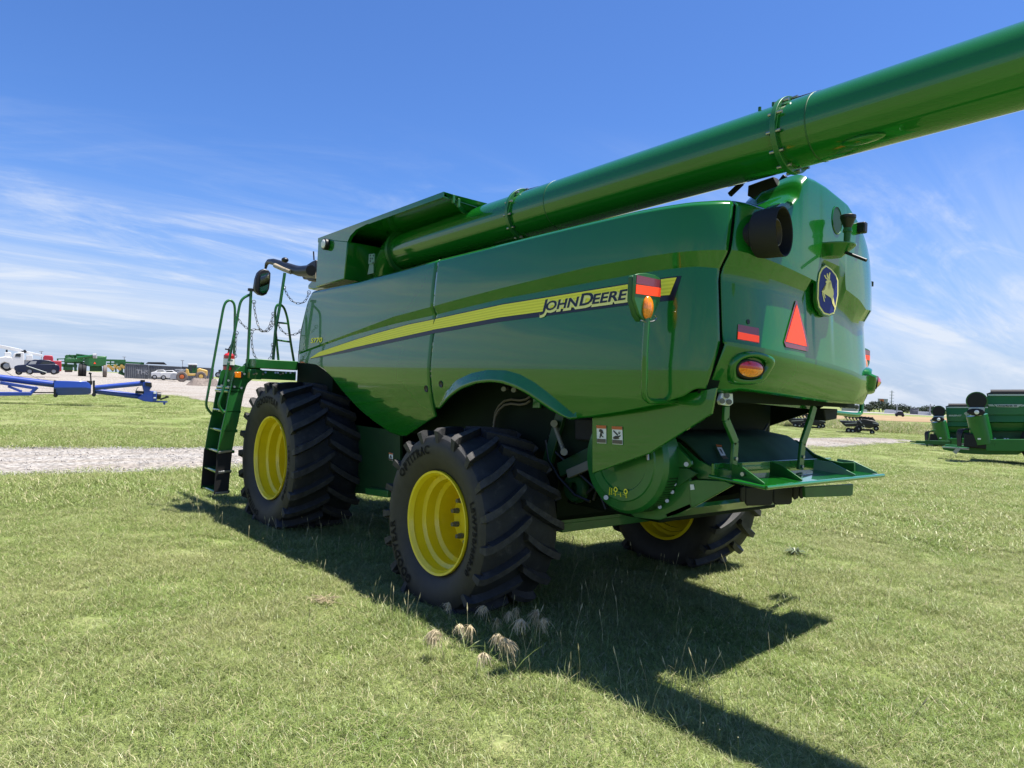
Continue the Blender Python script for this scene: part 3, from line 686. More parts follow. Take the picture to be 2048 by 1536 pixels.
for (x0, y0, x1, y1) in ((1231, 985, 1231, 992), (1227, 987, 1233, 988.5), (1241, 985, 1242, 994), (1236, 988, 1243, 990), (1252, 986, 1253, 996), (1246, 989, 1254, 991), (1220, 975, 1219, 990), (1224, 976, 1223, 989)):
    mb.beam(D2(x0, y0, -.002), D2(x1, y1, -.002), .002, .015, up=(1, 0, 0))
mb.build('drum_marking', m_decal, drum, smooth=0)
mb = MB(); mb.cyl(D2(1212, 995, -.02), D2(1212, 995, .05), .022, 10); mb.tube([D2(1295, 908, -.02), D2(1296, 920, -.02)], .014, 8); mb.each('drum_bolt', m_steel, drum)
xs_ = -1.15
def pX(pts, x, t=.03): return MB().prism([X(px, py, x) for px, py in pts], (t, 0, 0))
cheek = pX([(1330, 884), (1349, 884), (1366, 935), (1380, 960), (1384, 1015), (1356, 1029), (1318, 1040), (1270, 1035), (1240, 1010), (1240, 950), (1290, 890)], xs_).build('chopper_side_plate', m_greenf, comb, bevel=.005)
mb = MB()
for px, py in ((1348.5, 930), (1352.5, 943), (1349, 968), (1344.5, 984), (1334, 1001.5), (1319.5, 1014)): mb.cyl(X(px, py, xs_-.03), X(px, py, xs_), .017, 8)
mb.cyl(X(1372.5, 928.5, xs_-.05), X(1372.5, 928.5, xs_), .02, 10)
mb.each('side_plate_bolt', m_steel, cheek)
pX([(1342, 886), (1347, 886), (1382, 922), (1383, 930), (1377, 935.5), (1357, 934)], xs_-.035, .03).build('pivot_bracket', m_greenf, cheek, bevel=.005)
pX([(1357, 936), (1376, 936.5), (1394, 947), (1379, 958), (1353, 974)], xs_-.02, .02).build('gusset', m_greend, cheek, bevel=.005)
pX([(1378, 962), (1395, 959.5), (1448, 962), (1466, 970), (1384, 1016), (1380, 1000)], xs_-.03, .03).build('wing_plate', m_greenf, comb, bevel=.005)
MB().prism([X(x, y, xs_-.037) for x, y in ((1380, 969), (1387, 969), (1389, 979), (1381, 980))], (.004, 0, 0)).build('wing_label', m_label, cheek)
arm_px = [(1348, 884), (1354, 884), (1392, 918), (1425, 934), (1453, 940), (1478, 940), (1478, 962), (1396, 958), (1384, 940)]
for x_ in (xs_+.06, .95):
    P = [V((x_, *X(px, py, xs_+.06)[1:])) for px, py in arm_px]; MB().prism(P, (.03, 0, 0)).build('tailboard_arm', m_greenf if x_ < 0 else m_greend, comb, bevel=.005)
# curved cover between the arms
ca = X(1360, 873, -.93); cb = X(1425, 936, -.93); rows = []
for i in range(13):
    t = i/12; yy = ca.y + (cb.y-ca.y)*t; zz = ca.z + (cb.z-ca.z)*(t**1.25); rows.append([V((-.94, yy, zz)), V((-.4, yy, zz)), V((.2, yy, zz)), V((.93, yy, zz))])
rows = [[p + V((0, .5, .06)) for p in rows[0]]] + rows
cov = MB().grid(rows).build('chopper_cover', m_cover, comb, smooth=50, solid=.02)
def cq(px, py):      # point on the cover plane
    n_ = (V((0, cb.y-ca.y, cb.z-ca.z))).cross(V((1, 0, 0))).normalized(); r = ray(px, py); t = (ca-CAM).dot(n_)/r.dot(n_); return CAM + r*t + V((0, -.05, .03))
P = [cq(*p) for p in ((1424, 900), (1433.5, 900), (1441.5, 916.5), (1432, 917))]; st = MB().poly(P).build('warning_label', m_label, cov)
MB().poly([cq(*p) + V((0, -.004, .002)) for p in ((1428, 903), (1432, 905), (1436, 914), (1433, 912))]).build('label_pictogram', m_navy, st)
MB().poly([cq(*p) + V((0, -.004, .002)) for p in ((1421, 895), (1433, 896), (1433.5, 899), (1423, 899))]).build('label_header', m_orange_label, st)
MB().poly([cq(*p) for p in ((1432, 917.5), (1442, 917), (1447, 923), (1437, 924))]).build('label_footer', m_hose, st)
# tailboard
zt0 = 1.47; yb0 = -2.96; yf0 = -2.56; xl, xr = Y(1535, 976, yb0).x, Y(1765, 952, yb0).x
zt0 = Y(1535, 976, yb0).z; PR = Y(1765, 952, -2.78); xr = PR.x
def tbp(f, y, dz): return V((xl+(xr-xl)*f, yb0+(PR.y-yb0)*f + (y-yb0), zt0+(PR.z-zt0)*f+dz))
mb = MB(); mb.prism([tbp(-.012, yb0, 0), tbp(1, yb0, 0), tbp(.98, yf0, .03), tbp(-.01, yf0, .03)], (0, 0, .014)); tb = mb.build('tailboard', m_green, comb)
mb = MB(); mb.tube([tbp(-.012, yb0, .004), tbp(1.008, yb0, .004)], .019, 8); mb.tube([tbp(-.012, yb0, .004), tbp(-.012, yf0+.1, .03)], .016, 8); mb.build('tailboard_rim', m_green, tb, smooth=60)
mb = MB(); mb.beam(tbp(.02, yf0+.12, .075), tbp(.98, yf0+.12, .075), .03, .11); mb.build('tailboard_back', m_green, tb, bevel=.005)
for k, fx in enumerate((0, .27, .74, .97)):
    x_ = xl + (xr-xl)*fx; sl_ = .10 if fx < .5 else -.12
    B0 = tbp(fx, yb0+.03, 0); F0 = tbp(fx, yf0-.02, 0); sv = V((sl_, 0, 0))
    mb = MB(); mb.prism([B0 + V((0,0,.02)), B0 + V((0,0,.035)), B0.lerp(F0, .62) + sv*.4 + V((0,0,.13)), F0 + sv + V((0,0,.14)), F0 + sv + V((0,0,.02))], (.014, 0, 0)); f_ = mb.build('vane', m_greenf, tb, bevel=.003)
    if k in (0, 3): bc = B0.lerp(F0, .6) + sv*.5 + V((0,0,.075)); MB().cyl(bc - V((.02, 0, 0)), bc + V((.03, 0, 0)), .017, 8).build('vane_bolt', m_steel, f_)
# straps that carry it
for px_, yp, w_ in (([(1452, 812), (1451, 838), (1470, 884), (1466, 944)], -2.5, .075), ([(1628, 812), (1621, 838), (1605, 886), (1600, 936)], -2.5, .085)):
    P = [Y(x, y, yp) for x, y in px_]; mb = MB()
    for a, b in zip(P[:-1], P[1:]): mb.beam(a, b + (b-a).normalized()*.015, w_, .03, up=(0, 1, 0))
    o = mb.build('tailboard_strap', m_greenf, comb, bevel=.006)
    mb = MB()
    for q in (.55, .93): c = P[2].lerp(P[3], q); mb.cyl(c + V((0, -.03, 0)), c, .016, 8)
    mb.each('strap_bolt', m_steel, o)
hp = [(1444.5, 786), (1466, 787), (1466.7, 807), (1459.6, 812), (1442.4, 809.4), (1438.8, 801.5)]
hb_ = MB().prism([Y(x, y, -2.62) for x, y in hp], (0, .03, 0)).build('hinge_plate', m_label, comb, bevel=.005)
mb = MB()
for px, py in ((1453.8, 791), (1444.5, 802), (1458.5, 804)): mb.cyl(Y(px, py, -2.645), Y(px, py, -2.62), .022, 10)
mb.each('hinge_bolt', m_nut, hb_)
mb = MB(); mb.prism([Y(x, y, -2.4) for x, y in ((1648, 818), (1676, 818), (1674, 838), (1652, 842))], (0, .15, 0)); mb.build('hitch_box', m_blackm, comb, bevel=.01)
mb = MB(); mb.tube([Y(x, y, -1.6) for x, y in ((1490, 875), (1506, 874), (1520, 868), (1529, 860), (1536, 848))], .012, 8); mb.build('cable', m_black, comb, smooth=60)
mb = MB(); mb.tube([Y(x, y, -2.5) for x, y in ((1560, 802), (1580, 808), (1610, 807), (1640, 805))], .012, 8); mb.build('wiring', m_hose, comb, smooth=60)
# flaps and fins below the tailboard
mb = MB()
for k, (x0, x1, y1) in enumerate(((1482, 1491, 1004), (1492, 1546, 1011), (1548, 1585, 1009), (1587, 1598, 999), (1600, 1610, 997))):
    yk = -2.42 + .03*k; mb.prism([Y(x0, 975, yk), Y(x1, 973, yk), Y(x1, y1-4, yk), Y(x1-4, y1, yk), Y(x0+4, y1+1, yk), Y(x0, y1-4, yk)], (0, .02, 0)); mb.beam(Y(x1-2, 974, yk+.02), Y(x1-2, y1-4, yk+.02) + V((.25, .45, 0)), .02, .10)
mb.each('spreader_fin', m_blackm, comb, bevel=.01)
mb = MB(); P = [Y(x, y, -2.55) for x, y in ((1610, 974), (1707, 968), (1706, 989), (1702, 992), (1611, 995))]; mb.prism(P, (0, .03, 0)); mb.build('rear_flap', m_greend, comb, bevel=.006)
P1, P2 = X(1383, 1016, xs_), X(1335, 1036, xs_); dv = V((1.75, 0, 0)); mb = MB(); mb.prism([P1, P2, P2 + dv, P1 + dv], (0, .02, .03)); mb.build('belly_pan', m_greenf, comb)
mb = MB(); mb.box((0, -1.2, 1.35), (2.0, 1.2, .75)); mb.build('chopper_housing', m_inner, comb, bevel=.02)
# ---------------- wheels
def make_wheel(cx, cy, cz, Ro, Rr, Wd, nl, lugw, texts, disc_in, nb, kd):
    wh = empty('wheel', (cx, cy, cz), 0, comb); h = Ro-Rr; hw = Wd/2
    prof = [(-.74, Rr-.02), (-.84, Rr+.06*h), (-.95, Rr+.28*h), (-1.0, Rr+.5*h), (-.985, Rr+.66*h), (-.94, Rr+.76*h), (-.86, Rr+.81*h), (-.6, Rr+.835*h), (0, Rr+.845*h)]
    prof = prof + [(-a, r) for a, r in reversed(prof[:-1])]
    def rl(l):   # carcass radius at lateral fraction
        for (a, r), (b, q) in zip(prof[5:-6], prof[6:-5]):
            if a <= l <= b: return r + (q-r)*(l-a)/max(1e-6, b-a)
        return Rr + .76*h
    mb = MB(); mb.lathe([(a*hw, r) for a, r in prof[:6]], (0,0,0), (1,0,0), 72, 1); mb.lathe([(a*hw, r) for a, r in prof[5:-5]], (0,0,0), (1,0,0), 72, 0); mb.lathe([(a*hw, r) for a, r in prof[-6:]], (0,0,0), (1,0,0), 72, 1)
    shift = kd*hw
    for side in (1, -1):
        for k in range(nl):
            ph0 = 2*math.pi*(k + (0 if side == 1 else .5))/nl + random.uniform(-.004, .004); rows = []
            NQ = 11
            for i in range(NQ+1):
                q = i/NQ
                if i < 9:
                    l = .05 - .97*i/8; rt = Ro - .022*l*l; rb = rl(l)-.012
                else: t = (i-9)/2; l = -.985 - .02*t; rt = Ro - .045 - .42*h*t; rb = rt - .05
                sh = shift*(1-(1-q)**1.5)/Ro; wb = lugw*(1.0 + .25*q); wt = lugw*(.62 + .14*q); taper = .75 if i == 0 else 1
                if i >= 9:   # run down on to the shoulder
                    lx_out = side*(l*hw - .020*(1-t) + .03*t*t); lx_in = side*(l*hw + .09); wt *= 1-.35*t; wb *= 1-.2*t
                    row = [(lx_in, rb-.03, ph0+sh - wb/2/Ro), (lx_out, rt, ph0+sh - wt/2/Ro), (lx_out, rt, ph0+sh + wt/2/Ro), (lx_in, rb-.03, ph0+sh + wb/2/Ro)]
                else:
                    lx = side*l*hw; row = [(lx, rb, ph0+sh - wb/2/Ro), (lx, rt, ph0+sh - wt*taper/2/Ro), (lx, rt, ph0+sh + wt*taper/2/Ro), (lx, rb, ph0+sh + wb/2/Ro)]
                rows.append([V((x, r*math.cos(p), r*math.sin(p))) for x, r, p in row])
            mb.loft([r_[0:2] for r_ in rows], False, 0); mb.loft([r_[1:3] for r_ in rows], False, 2); mb.loft([r_[2:4] for r_ in rows], False, 0); mb.poly(rows[0], 0); mb.poly(rows[-1], 0)
    ty = mb.build('tyre', [m_rubber, m_rubside, m_lug], wh, smooth=32)
    for (st, ph, rad, hgt, off) in texts:
        mb = MB()
        vs, fs = text2d(st, hgt/.72, .004, 0, 1.15); wd = max(v[0] for v in vs); P = []
        for x, y in vs:
            p = ph + (x - wd/2)/rad; r = rad + y - hgt/2
            # lateral position of the sidewall at this radius
            fr = (r-Rr)/h; lat = interp([.06, .28, .5, .66, .76], [.84, .95, 1.0, .985, .94], fr)
            P.append(V((-lat*hw-.008, r*math.cos(p), r*math.sin(p))))
        mb.add(P, fs); mb.build('sidewall_lettering', m_rubtext, wh, smooth=0, fix=False)
    e = -hw*.84; D = Wd*.84; L = disc_in
    rp_ = [(e+.02, Rr-.035), (e-.02, Rr-.01), (e-.025, Rr+.012), (e, Rr+.016), (e+.012, Rr), (e+.03, Rr-.022), (e+.16*D, Rr-.035), (e+.19*D, Rr-.075), (e+.32*D, Rr-.08), (e+.36*D, Rr-.115), (e+.72*D, Rr-.125), (e+.75*D, Rr-.08), (e+.8*D, Rr-.07), (e+.82*D, Rr-.035), (e+.98*D, Rr-.02), (e+D, Rr+.016), (e+D+.01, Rr-.02)]
    MB().lathe(rp_, (0,0,0), (1,0,0), 72).build('rim', m_yellow, wh, smooth=40)
    mb = MB(); mb.lathe([(L+.05, Rr-.12), (L+.03, Rr-.15), (L+.01, .335), (L-.04, .30), (L-.05, .29), (L-.05, .165), (L-.08, .155), (L-.10, .09), (L-.10, .001)], (0,0,0), (1,0,0), 56)
    hb = mb.build('wheel_disc', m_yellow, wh, smooth=35)
    mb = MB()
    for k in range(nb):
        a = 2*math.pi*(k+.4)/nb; c = V((L-.05, .225*math.cos(a), .225*math.sin(a))); mb.cyl(c, c + V((-.045, 0, 0)), .030, 6); mb.cyl(c + V((-.045, 0, 0)), c + V((-.08, 0, 0)), .022, 10)
    mb.each('wheel_nut', m_nut, wh, per=2, smooth=30)
    return wh
tR = .80
rear = make_wheel(-1.80, 0, .77, .955, .50, .93, 19, .10, [('OPTITRAC', R_(58), .725, .085, 0), ('LSW750/60R30', R_(183), .71, .07, 0), ('GOODYEAR', R_(325), .73, .085, 0)], .07, 10, .62)
front = make_wheel(-1.70, 4.46, .952, 1.135, .60, 1.06, 21, .125, [('GOODYEAR', R_(88), .86, .10, 0), ('OPTITRAC', R_(300), .86, .08, 0), ('LSW1100/45R46', R_(190), .86, .075, 0)], .2, 12, .62)
for wsrc, x_, y_ in ((rear, 1.76, 0), (front, 1.66, 4.46)):
    c = copy_tree(wsrc, comb); c.location.x = x_; c.scale = (-1, 1, 1)
mb = MB(); mb.cyl((-1.7, 0, .77), (1.7, 0, .77), .12, 16); mb.cyl((-1.6, 4.46, .95), (1.6, 4.46, .95), .2, 16); mb.each('axle_shaft', m_inner, comb)

# ---------------- grain tank and auger
xa = -1.60
bx = [(636.5, 477), (631, 574), (688, 558), (695, 483), (700, 472), (712, 459), (735, 447.5)]
bxp = [X(x, y, xa) for x, y in bx]
top0 = bxp[0]; topE = X(888, 384, -1.55)
mb = MB(); mb.prism([bxp[0], bxp[1], bxp[2], bxp[3]], (2.9, 0, 0)); tk = mb.build('grain_tank', m_green, comb, bevel=.012)
mb = MB(); mb.prism([bxp[0] + V((0,0,-.004)), bxp[3], bxp[4], bxp[5], bxp[6]], (.05, 0, 0)); mb.build('tank_side_panel', m_green, tk)
# flared extension over the auger
e0_, e1_ = top0 + V((.0, 0, 0)), topE
th = V((0, 0, -.055)); inn = V((.98, .05, -.03))
mb = MB(); dn = V((.02, 0, -.85)); mb.add([e0_, e1_, e1_ + th, e0_ + th, e0_ + th + inn, e1_ + th + inn, e0_ + inn + dn, e1_ + inn + dn, e0_ + inn, e1_ + inn], [(0, 3, 2, 1), (3, 4, 5, 2), (0, 1, 9, 8), (4, 6, 7, 5)]); ex = mb.build('tank_extension', m_green, comb, solid=.012, soff=0, smooth=0)
eR = e1_ + V((2.9, 0, 0)); bk = V((0, .45, -.55))
mb = MB(); mb.prism([e1_, e1_ + V((.14, -.01, -.005)), eR, eR + bk, e1_ + V((.95, .35, -.45)), e1_ + V((.62, .16, -.20)), e1_ + V((.30, .04, -.17))], (0, .02, 0)); mb.build('tank_extension', m_green, comb, smooth=0)
for k in (.35, .62):
    c = e1_ + V((.02 + .28*k, -.03, -.02 - .12*k)); mb = MB(); mb.box(c, (.03, .03, .10)); mb.build('extension_latch', m_greenf, ex, bevel=.004)
# dark recess behind the auger elbow
mb = MB(); a = bxp[2] + V((.5, 0, -.1)); mb.box((.12, (a.y+e1_.y)/2, 3.72), (1.36, abs(a.y-e1_.y)+.5, .75)); mb.build('tank_wall', m_greend, comb)
lc = X(653, 489, xa-.02); mb = MB(); mb.cyl(lc + V((.02, 0, 0)), lc + V((-.05, 0, 0)), .085, 24); wlp = mb.build('work_light', m_black, tk, bevel=.01)
MB().ell(lc + V((-.05, 0, 0)), .02, .066, .066, 20, 8).build('light_lens', m_label, wlp)
# auger tube
ax_ = lambda y: V((-.95, y, 4.125 - .04*y)); rA_ = .264
au = empty('unloading_auger', (0,0,0), 0, comb)
tubeY = lambda px, py: 0
mb = MB(); ys = [2.95 - .25*i for i in range(0, 40)]; mb.tube([ax_(y) for y in ys], rA_, 56); mb.build('auger_tube', m_green, au, smooth=50)
def ringat(y, r, wd, m, name, n=48):
    d = V((0, -1, .04)).normalized(); return MB().lathe([(-wd, rA_-.005), (-wd, r), (0, r), (wd, r), (wd, rA_-.005)], ax_(y), d, n).build(name, m, au, smooth=30, bevel=.003)
fl = lambda px, py: X(px, py, -1.06).y
for (px, py) in ((1038, 420), (1570, 260)):
    yy = fl(px, py); f_ = ringat(yy, rA_+.04, .022, m_greenf, 'flange'); mb = MB(); d = V((0, -1, .04)).normalized()
    for k in range(12):
        a = 2*math.pi*(k+.3)/12; c = ax_(yy) + V((math.cos(a), 0, math.sin(a)))*(rA_+.022); mb.cyl(c - d*.055, c + d*.06, .013, 8)
    mb.each('flange_bolt', m_steel, f_)
    mb = MB(); mb.box(ax_(yy) + V((0, -.12, rA_+.012)), (.09, .26, .02)); mb.build('flange_clamp', m_blackm, f_, bevel=.006)
for (px, py) in ((1108, 400), (1629, 250)):
    ringat(fl(px, py), rA_+.003, .006, m_greend, 'tube_seam')
mb = MB(); yy = fl(1542, 255)
for dy in (0, .12):
    c = ax_(yy+dy) + V((-.09, 0, rA_-.02)); mb.cyl(c, c + V((0, 0, .035)), .013, 8)
mb.each('tube_fitting', m_greend, au)
c = Z(1735, 273, 3.98); c = ax_(X(1735, 262, -1.0).y); mb = MB(); mb.ell(c + V((-.12, 0, -rA_+.03)), .06, .16, .03, 16, 8); mb.build('tube_boss', m_green, au)
# elbow at the tank
p0 = ax_(2.95); mb = MB(); path = []
for i in range(11):
    t = i/10*math.pi/2*.95; path.append(p0 + V((.0 + .04*t, .42*math.sin(t)*1.0, -.42*(1-math.cos(t)))))
path.append(path[-1] + V((.03, .0, -.7))); mb.tube(path, .285, 40); mb.build('auger_elbow', m_green, au, smooth=50)
ringat(2.93, rA_+.05, .03, m_greenf, 'flange'); 
mb = MB(); cpl = [X(x, y, -1.5) for x, y in ((538, 0),)][:0]; P = [X(x, y, -1.5) for x, y in ((737.5, 508), (749, 507), (748.5, 527), (736.5, 528))]; mb.prism(P, (.02, 0, 0)); pl_ = mb.build('elbow_plate', m_greenf, comb, bevel=.003)
mb = MB()
for px, py in ((740, 511), (746, 511), (740.5, 517), (744.5, 517), (740, 522), (745.5, 525)): c = X(px, py, -1.505); mb.cyl(c, c + V((.006, 0, 0)), .011, 8)
mb.each('plate_hole', m_blackm, pl_)
mb = MB(); mb.prism([X(x, y, -1.48) for x, y in ((739, 527), (747, 527), (747, 546), (735, 549))], (.03, 0, 0)); mb.build('elbow_bracket', m_greenf, comb)

# ---------------- cab, mirror
mb = MB(); rz = [(4.6, 3.92), (6.15, 3.92), (6.35, 3.84), (6.35, 3.76), (6.1, 3.72), (4.6, 3.72)]
mb.prism([V((-.88, y, z)) for y, z in rz], (1.76, 0, 0)); cab = mb.build('cab_roof', m_green, comb, bevel=.03)
mb = MB(); mb.prism([V((-.8, y, z)) for y, z in ((4.6, 2.4), (5.9, 2.4), (6.2, 3.0), (6.1, 3.73), (4.6, 3.73))], (1.6, 0, 0)); mb.build('cab_glass', m_glass, comb)
vis = [(631, 519), (624, 522), (612, 530), (598, 531.5), (590, 530), (584, 536), (584, 546), (596, 549), (603, 553), (606, 558.5), (612, 558), (616, 562), (624, 562.5), (631, 560)]
mb = MB(); mb.prism([X(x, y, -1.15) for x, y in vis], (.4, 0, 0)); mb.build('roof_visor', m_black, cab, bevel=.02)
mb = MB(); mb.prism([X(x, y, -1.165) for x, y in ((631, 541), (620, 547), (606, 551), (612, 556), (631, 557))], (.012, 0, 0)); mb.build('visor_liner', m_tan, cab)
mb = MB(); mb.tube([X(x, y, -1.4) for x, y in ((622, 541), (600, 543), (582, 537), (564, 530), (548, 524), (538, 523), (533, 528), (531, 537))], [.09, .085, .08, .07, .06, .045, .032, .022], 10); arm = mb.build('mirror_arm', m_black, comb, smooth=60)
mb = MB(); mb.tube([X(x, y, -1.47) for x, y in ((582, 544), (566, 538), (550, 531))], .04, 8); mb.build('arm_liner', m_tan, arm, smooth=60)
c = X(570, 520, -1.52); MB().ell(c, .06, .06, .045, 12, 8).build('arm_knob', m_black, arm)
mpx = [(522, 540), (528, 537), (538, 540), (542, 546), (541.5, 560), (539, 578), (534, 588), (528, 591), (519, 589), (512, 583), (510, 575), (513, 556), (517, 545)]
mc = X(526, 565, -1.75).y
mir = MB().prism([Y(x, y, mc) for x, y in mpx], (0, .12, 0)).build('mirror', m_black, comb, bevel=.02)
gl = [(521.5, 549), (538.5, 545), (538, 564), (534, 584), (525, 586.5), (519, 582)]
MB().prism([Y(x, y, mc-.012) for x, y in gl], (0, .008, 0)).build('mirror_glass', m_mirror, mir).rotation_euler = (0, 0, 0)
mb = MB(); a = X(627, 503, -1.2); mb.cyl(a, X(628, 520, -1.2), .012, 6); mb.build('antenna', m_black, cab)

# ---------------- platform, ladder and rails
dk_ = [(510, 719), (548, 717.5), (597, 722), (597, 742), (548, 739), (510, 735)]
pa, pb = Y(511, 727, 5.2), Y(596, 731, 5.2)
mb = MB(); mb.prism([V((pa.x, 5.2, pa.z+.075)), V((pa.x, 5.2, pa.z-.07)), V((pb.x, 5.2, pa.z-.07)), V((pb.x, 5.2, pa.z+.075))], (0, .45, 0)); pf = mb.build('platform', m_greenf, comb, bevel=.01)
mb = MB(); zz = Y(560, 751, 5.25).z
mb.beam((Y(497, 748, 5.3).x, 5.3, zz), (pb.x, 5.3, zz), .09, .14); mb.beam((Y(497, 748, 5.3).x, 5.8, zz), (pb.x-.05, 5.8, zz), .09, .14); mb.box((Y(515, 748, 5.3).x, 5.75, zz), (.1, 1.0, .16)); fr = mb.build('platform_frame', m_greenf, comb, bevel=.008)
mb = MB()
for px in (508, 513, 526, 531, 551, 556, 561, 566, 572, 581, 590): mb.cyl(Y(px, 745+random.uniform(-2, 4), 5.24), Y(px, 746, 5.27), .016, 8)
mb.each('frame_bolt', m_steel, fr)
lad = empty('ladder', (0,0,0), 0, comb)
yr_, yf_ = 5.5, 6.15
st_r = [(469, 744), (460, 780), (453, 820), (443, 862), (436, 905), (429, 987), (456, 986), (465, 900), (470, 870), (477, 843), (487, 790), (493, 772), (496, 766), (513, 752), (522, 741), (520, 735), (495, 728), (480, 734)]
MB().prism([Y(x, y, yr_) for x, y in st_r], (0, .02, 0)).build('stringer', m_greenf, lad, bevel=.004)
Pf = [Y(x, y, yr_) for x, y in st_r]
MB().prism([p + V((0, yf_-yr_, 0)) for p in Pf], (0, .02, 0)).build('stringer', m_greenf, lad, bevel=.004)
# folded edge of the near stringer and rubber skirts with clamps
mb = MB(); mb.tube([Y(x, y, yr_-.012) for x, y in ((469, 746), (460, 781), (452.5, 821), (443, 862), (435.5, 905))], .013, 8); mb.build('stringer_edge', m_green, lad, smooth=60)
for yq in (yr_-.016, yf_-.016):
    MB().prism([Y(x, y, yr_-.014) + V((0, yq-yr_+.014, 0)) for x, y in ((434.5, 905), (464.5, 900), (456.5, 987), (427.5, 989))], (0, .012, 0)).build('rubber_skirt', m_blackm, lad)
for (x0, y0, x1, y1) in ((437, 905, 464, 902), (437, 945, 461, 942), (431, 987, 456, 984)):
    mb = MB(); mb.beam(Y(x0, y0, yr_-.03), Y(x1, y1, yr_-.03), .012, .035, up=(0, 0, 1)); mb.build('skirt_clamp', m_steel, lad, bevel=.003)
for (x0, y0, x1, y1) in ((449, 773, 460, 776), (447, 781, 457, 783), (441, 820, 453, 823), (436, 860, 446, 862), (431, 901, 440, 904), (424, 942, 434, 944), (422, 983, 430, 985)):
    a = Y(x1, y1, yr_); b = a + V((0, yf_-yr_, 0)); mb = MB(); mb.box((a.x+.11, (a.y+b.y)/2, a.z), (.24, yf_-yr_, .05)); mb.build('step', m_green, lad, bevel=.018)
mb = MB(); mb.box(Y(473, 790, yr_) + V((.05, .33, .0)), (.012, .6, .9)); mb.build('ladder_back', m_greend, lad)
mb = MB()
for px, py in ((457, 761), (456, 774), (469, 773.5), (483, 776), (489, 748), (505, 745), (505, 753), (443, 771), (458, 724), (463.5, 721)): mb.cyl(Y(px, py, yr_-.02), Y(px, py, yr_+.01), .018, 8)
mb.each('ladder_bolt', m_steel, lad)
am = MB().prism([Y(x, y, yr_-.05) for x, y in ((470, 744), (482, 744), (482, 756), (470, 755))], (0, .045, 0)).build('side_marker', m_amber, lad, bevel=.006)
MB().prism([Y(x, y, yr_-.045) for x, y in ((481.5, 743), (487, 744), (486, 755), (480.5, 757))], (0, .05, 0)).build('marker_housing', m_black, am, bevel=.006)
def rail(pts, y, r=.021, name='handrail', par=None, dy=None):
    mb = MB(); P = [Y(p[0], p[1], y if len(p) < 3 else p[2]) for p in pts]
    # round the corners a little
    Q = [P[0]]
    for i in range(1, len(P)-1):
        a, b, c = P[i-1], P[i], P[i+1]; k = min(.08/max((a-b).length, 1e-5), .45); k2 = min(.08/max((c-b).length, 1e-5), .45); s_, e_ = b.lerp(a, k), b.lerp(c, k2)
        for t in (0, .33, .67, 1): Q.append(s_.lerp(b, t).lerp(b.lerp(e_, t), t))
    Q.append(P[-1]); mb.tube(Q, r, 8); return mb.build(name, m_greenf, par or comb, smooth=60)
rail([(424, 829), (411, 813), (417, 780), (446.5, 617), (451, 604), (460, 599.5), (467.5, 605), (470, 616), (469, 680), (467, 728)], 6.15)
rail([(447, 826), (435.5, 810), (448, 775), (470, 660), (480, 606), (486, 596), (502, 588)], 5.5)
r2 = rail([(502, 582), (498.5, 660), (495, 734)], 5.5, .024)
mb = MB(); c = Y(502, 581, 5.5); mb.cyl(c + V((0,0,-.01)), c + V((0,0,.03)), .05, 14); mb.build('post_cap', m_black, r2)
rail([(569.5, 546), (560, 610), (551, 660), (546, 722)], 5.6, .026)
r3 = rail([(557, 722), (551, 660), (550, 622), (553, 611), (559, 608), (568, 614), (575, 636), (581, 683), (588, 724)], 5.7)
for (x0, y0, x1, y1) in ((554, 645, 575, 647), (554, 680, 581, 684)):
    mb = MB(); mb.tube([Y(x0, y0, 5.7), Y(x1, y1, 5.7)], .016, 8); mb.build('rail_bar', m_greenf, r3)
mb = MB(); mb.prism([Y(x, y, 5.55) for x, y in ((486, 740), (487, 730), (494, 724), (500, 724), (504, 733), (512, 738), (512, 752), (492, 752))], (0, .03, 0)); mb.build('rail_bracket', m_greenf, comb, bevel=.005)
def chain(pts, y):
    P = [Y(p[0], p[1], y) for p in pts]; L = []
    n = 14*(len(P)-1)
    def cr(i, f):
        p0_, p1, p2, p3 = (P[min(max(i+q, 0), len(P)-1)] for q in (-1, 0, 1, 2)); return .5*((2*p1) + (p2-p0_)*f + (2*p0_-5*p1+4*p2-p3)*f*f + (3*p1-p0_-3*p2+p3)*f**3)
    S = [cr(int(k/14) if k < n else len(P)-2, (k % 14)/14 if k < n else 1) for k in range(n+1)]
    D = [0]
    for a, b in zip(S[:-1], S[1:]): D.append(D[-1] + (b-a).length)
    mb = MB(); nl = max(4, int(D[-1]/.062))
    for k in range(nl):
        q = [0, 0]
        for e, t in enumerate(((k-.12)/nl, (k+1.12)/nl)):
            t = min(max(t, 0), 1)*D[-1]; j = max(i for i in range(len(D)) if D[i] <= t+1e-9); j = min(j, len(D)-2); q[e] = S[j].lerp(S[j+1], (t-D[j])/max(1e-9, D[j+1]-D[j]))
        d = (q[1]-q[0]); m_ = (q[0]+q[1])/2; d.normalize(); u = d.cross(V((0, 1, 0)) if k % 2 else V((.6, .3, .74))).normalized(); h = (q[1]-q[0]).length/2
        mb.tube([m_ + d*(h*math.cos(a)) + u*(.014*math.sin(a)) for a in [2*math.pi*i/10 for i in range(11)]], .0045, 5, cap=False)
    for e in (P[0], P[-1]): mb.tube([e + V((.03*math.cos(a), 0, .03*math.sin(a))) for a in [2*math.pi*i/12 for i in range(13)]], .005, 5, cap=False)
    mb.build('safety_chain', m_chain, comb, smooth=60)
chain([(508, 604), (510, 625), (519, 658), (532, 662), (540, 650), (547, 628)], 5.55)
chain([(474, 632), (482, 646), (500, 660), (516, 658), (526, 664), (538, 661), (548, 646)], 5.6)
chain([(568, 575), (576, 592), (588, 605), (600, 607), (611, 602), (618, 585)], 5.6)
chain([(555, 648), (566, 664), (578, 670), (590, 669), (601, 663)], 5.62)
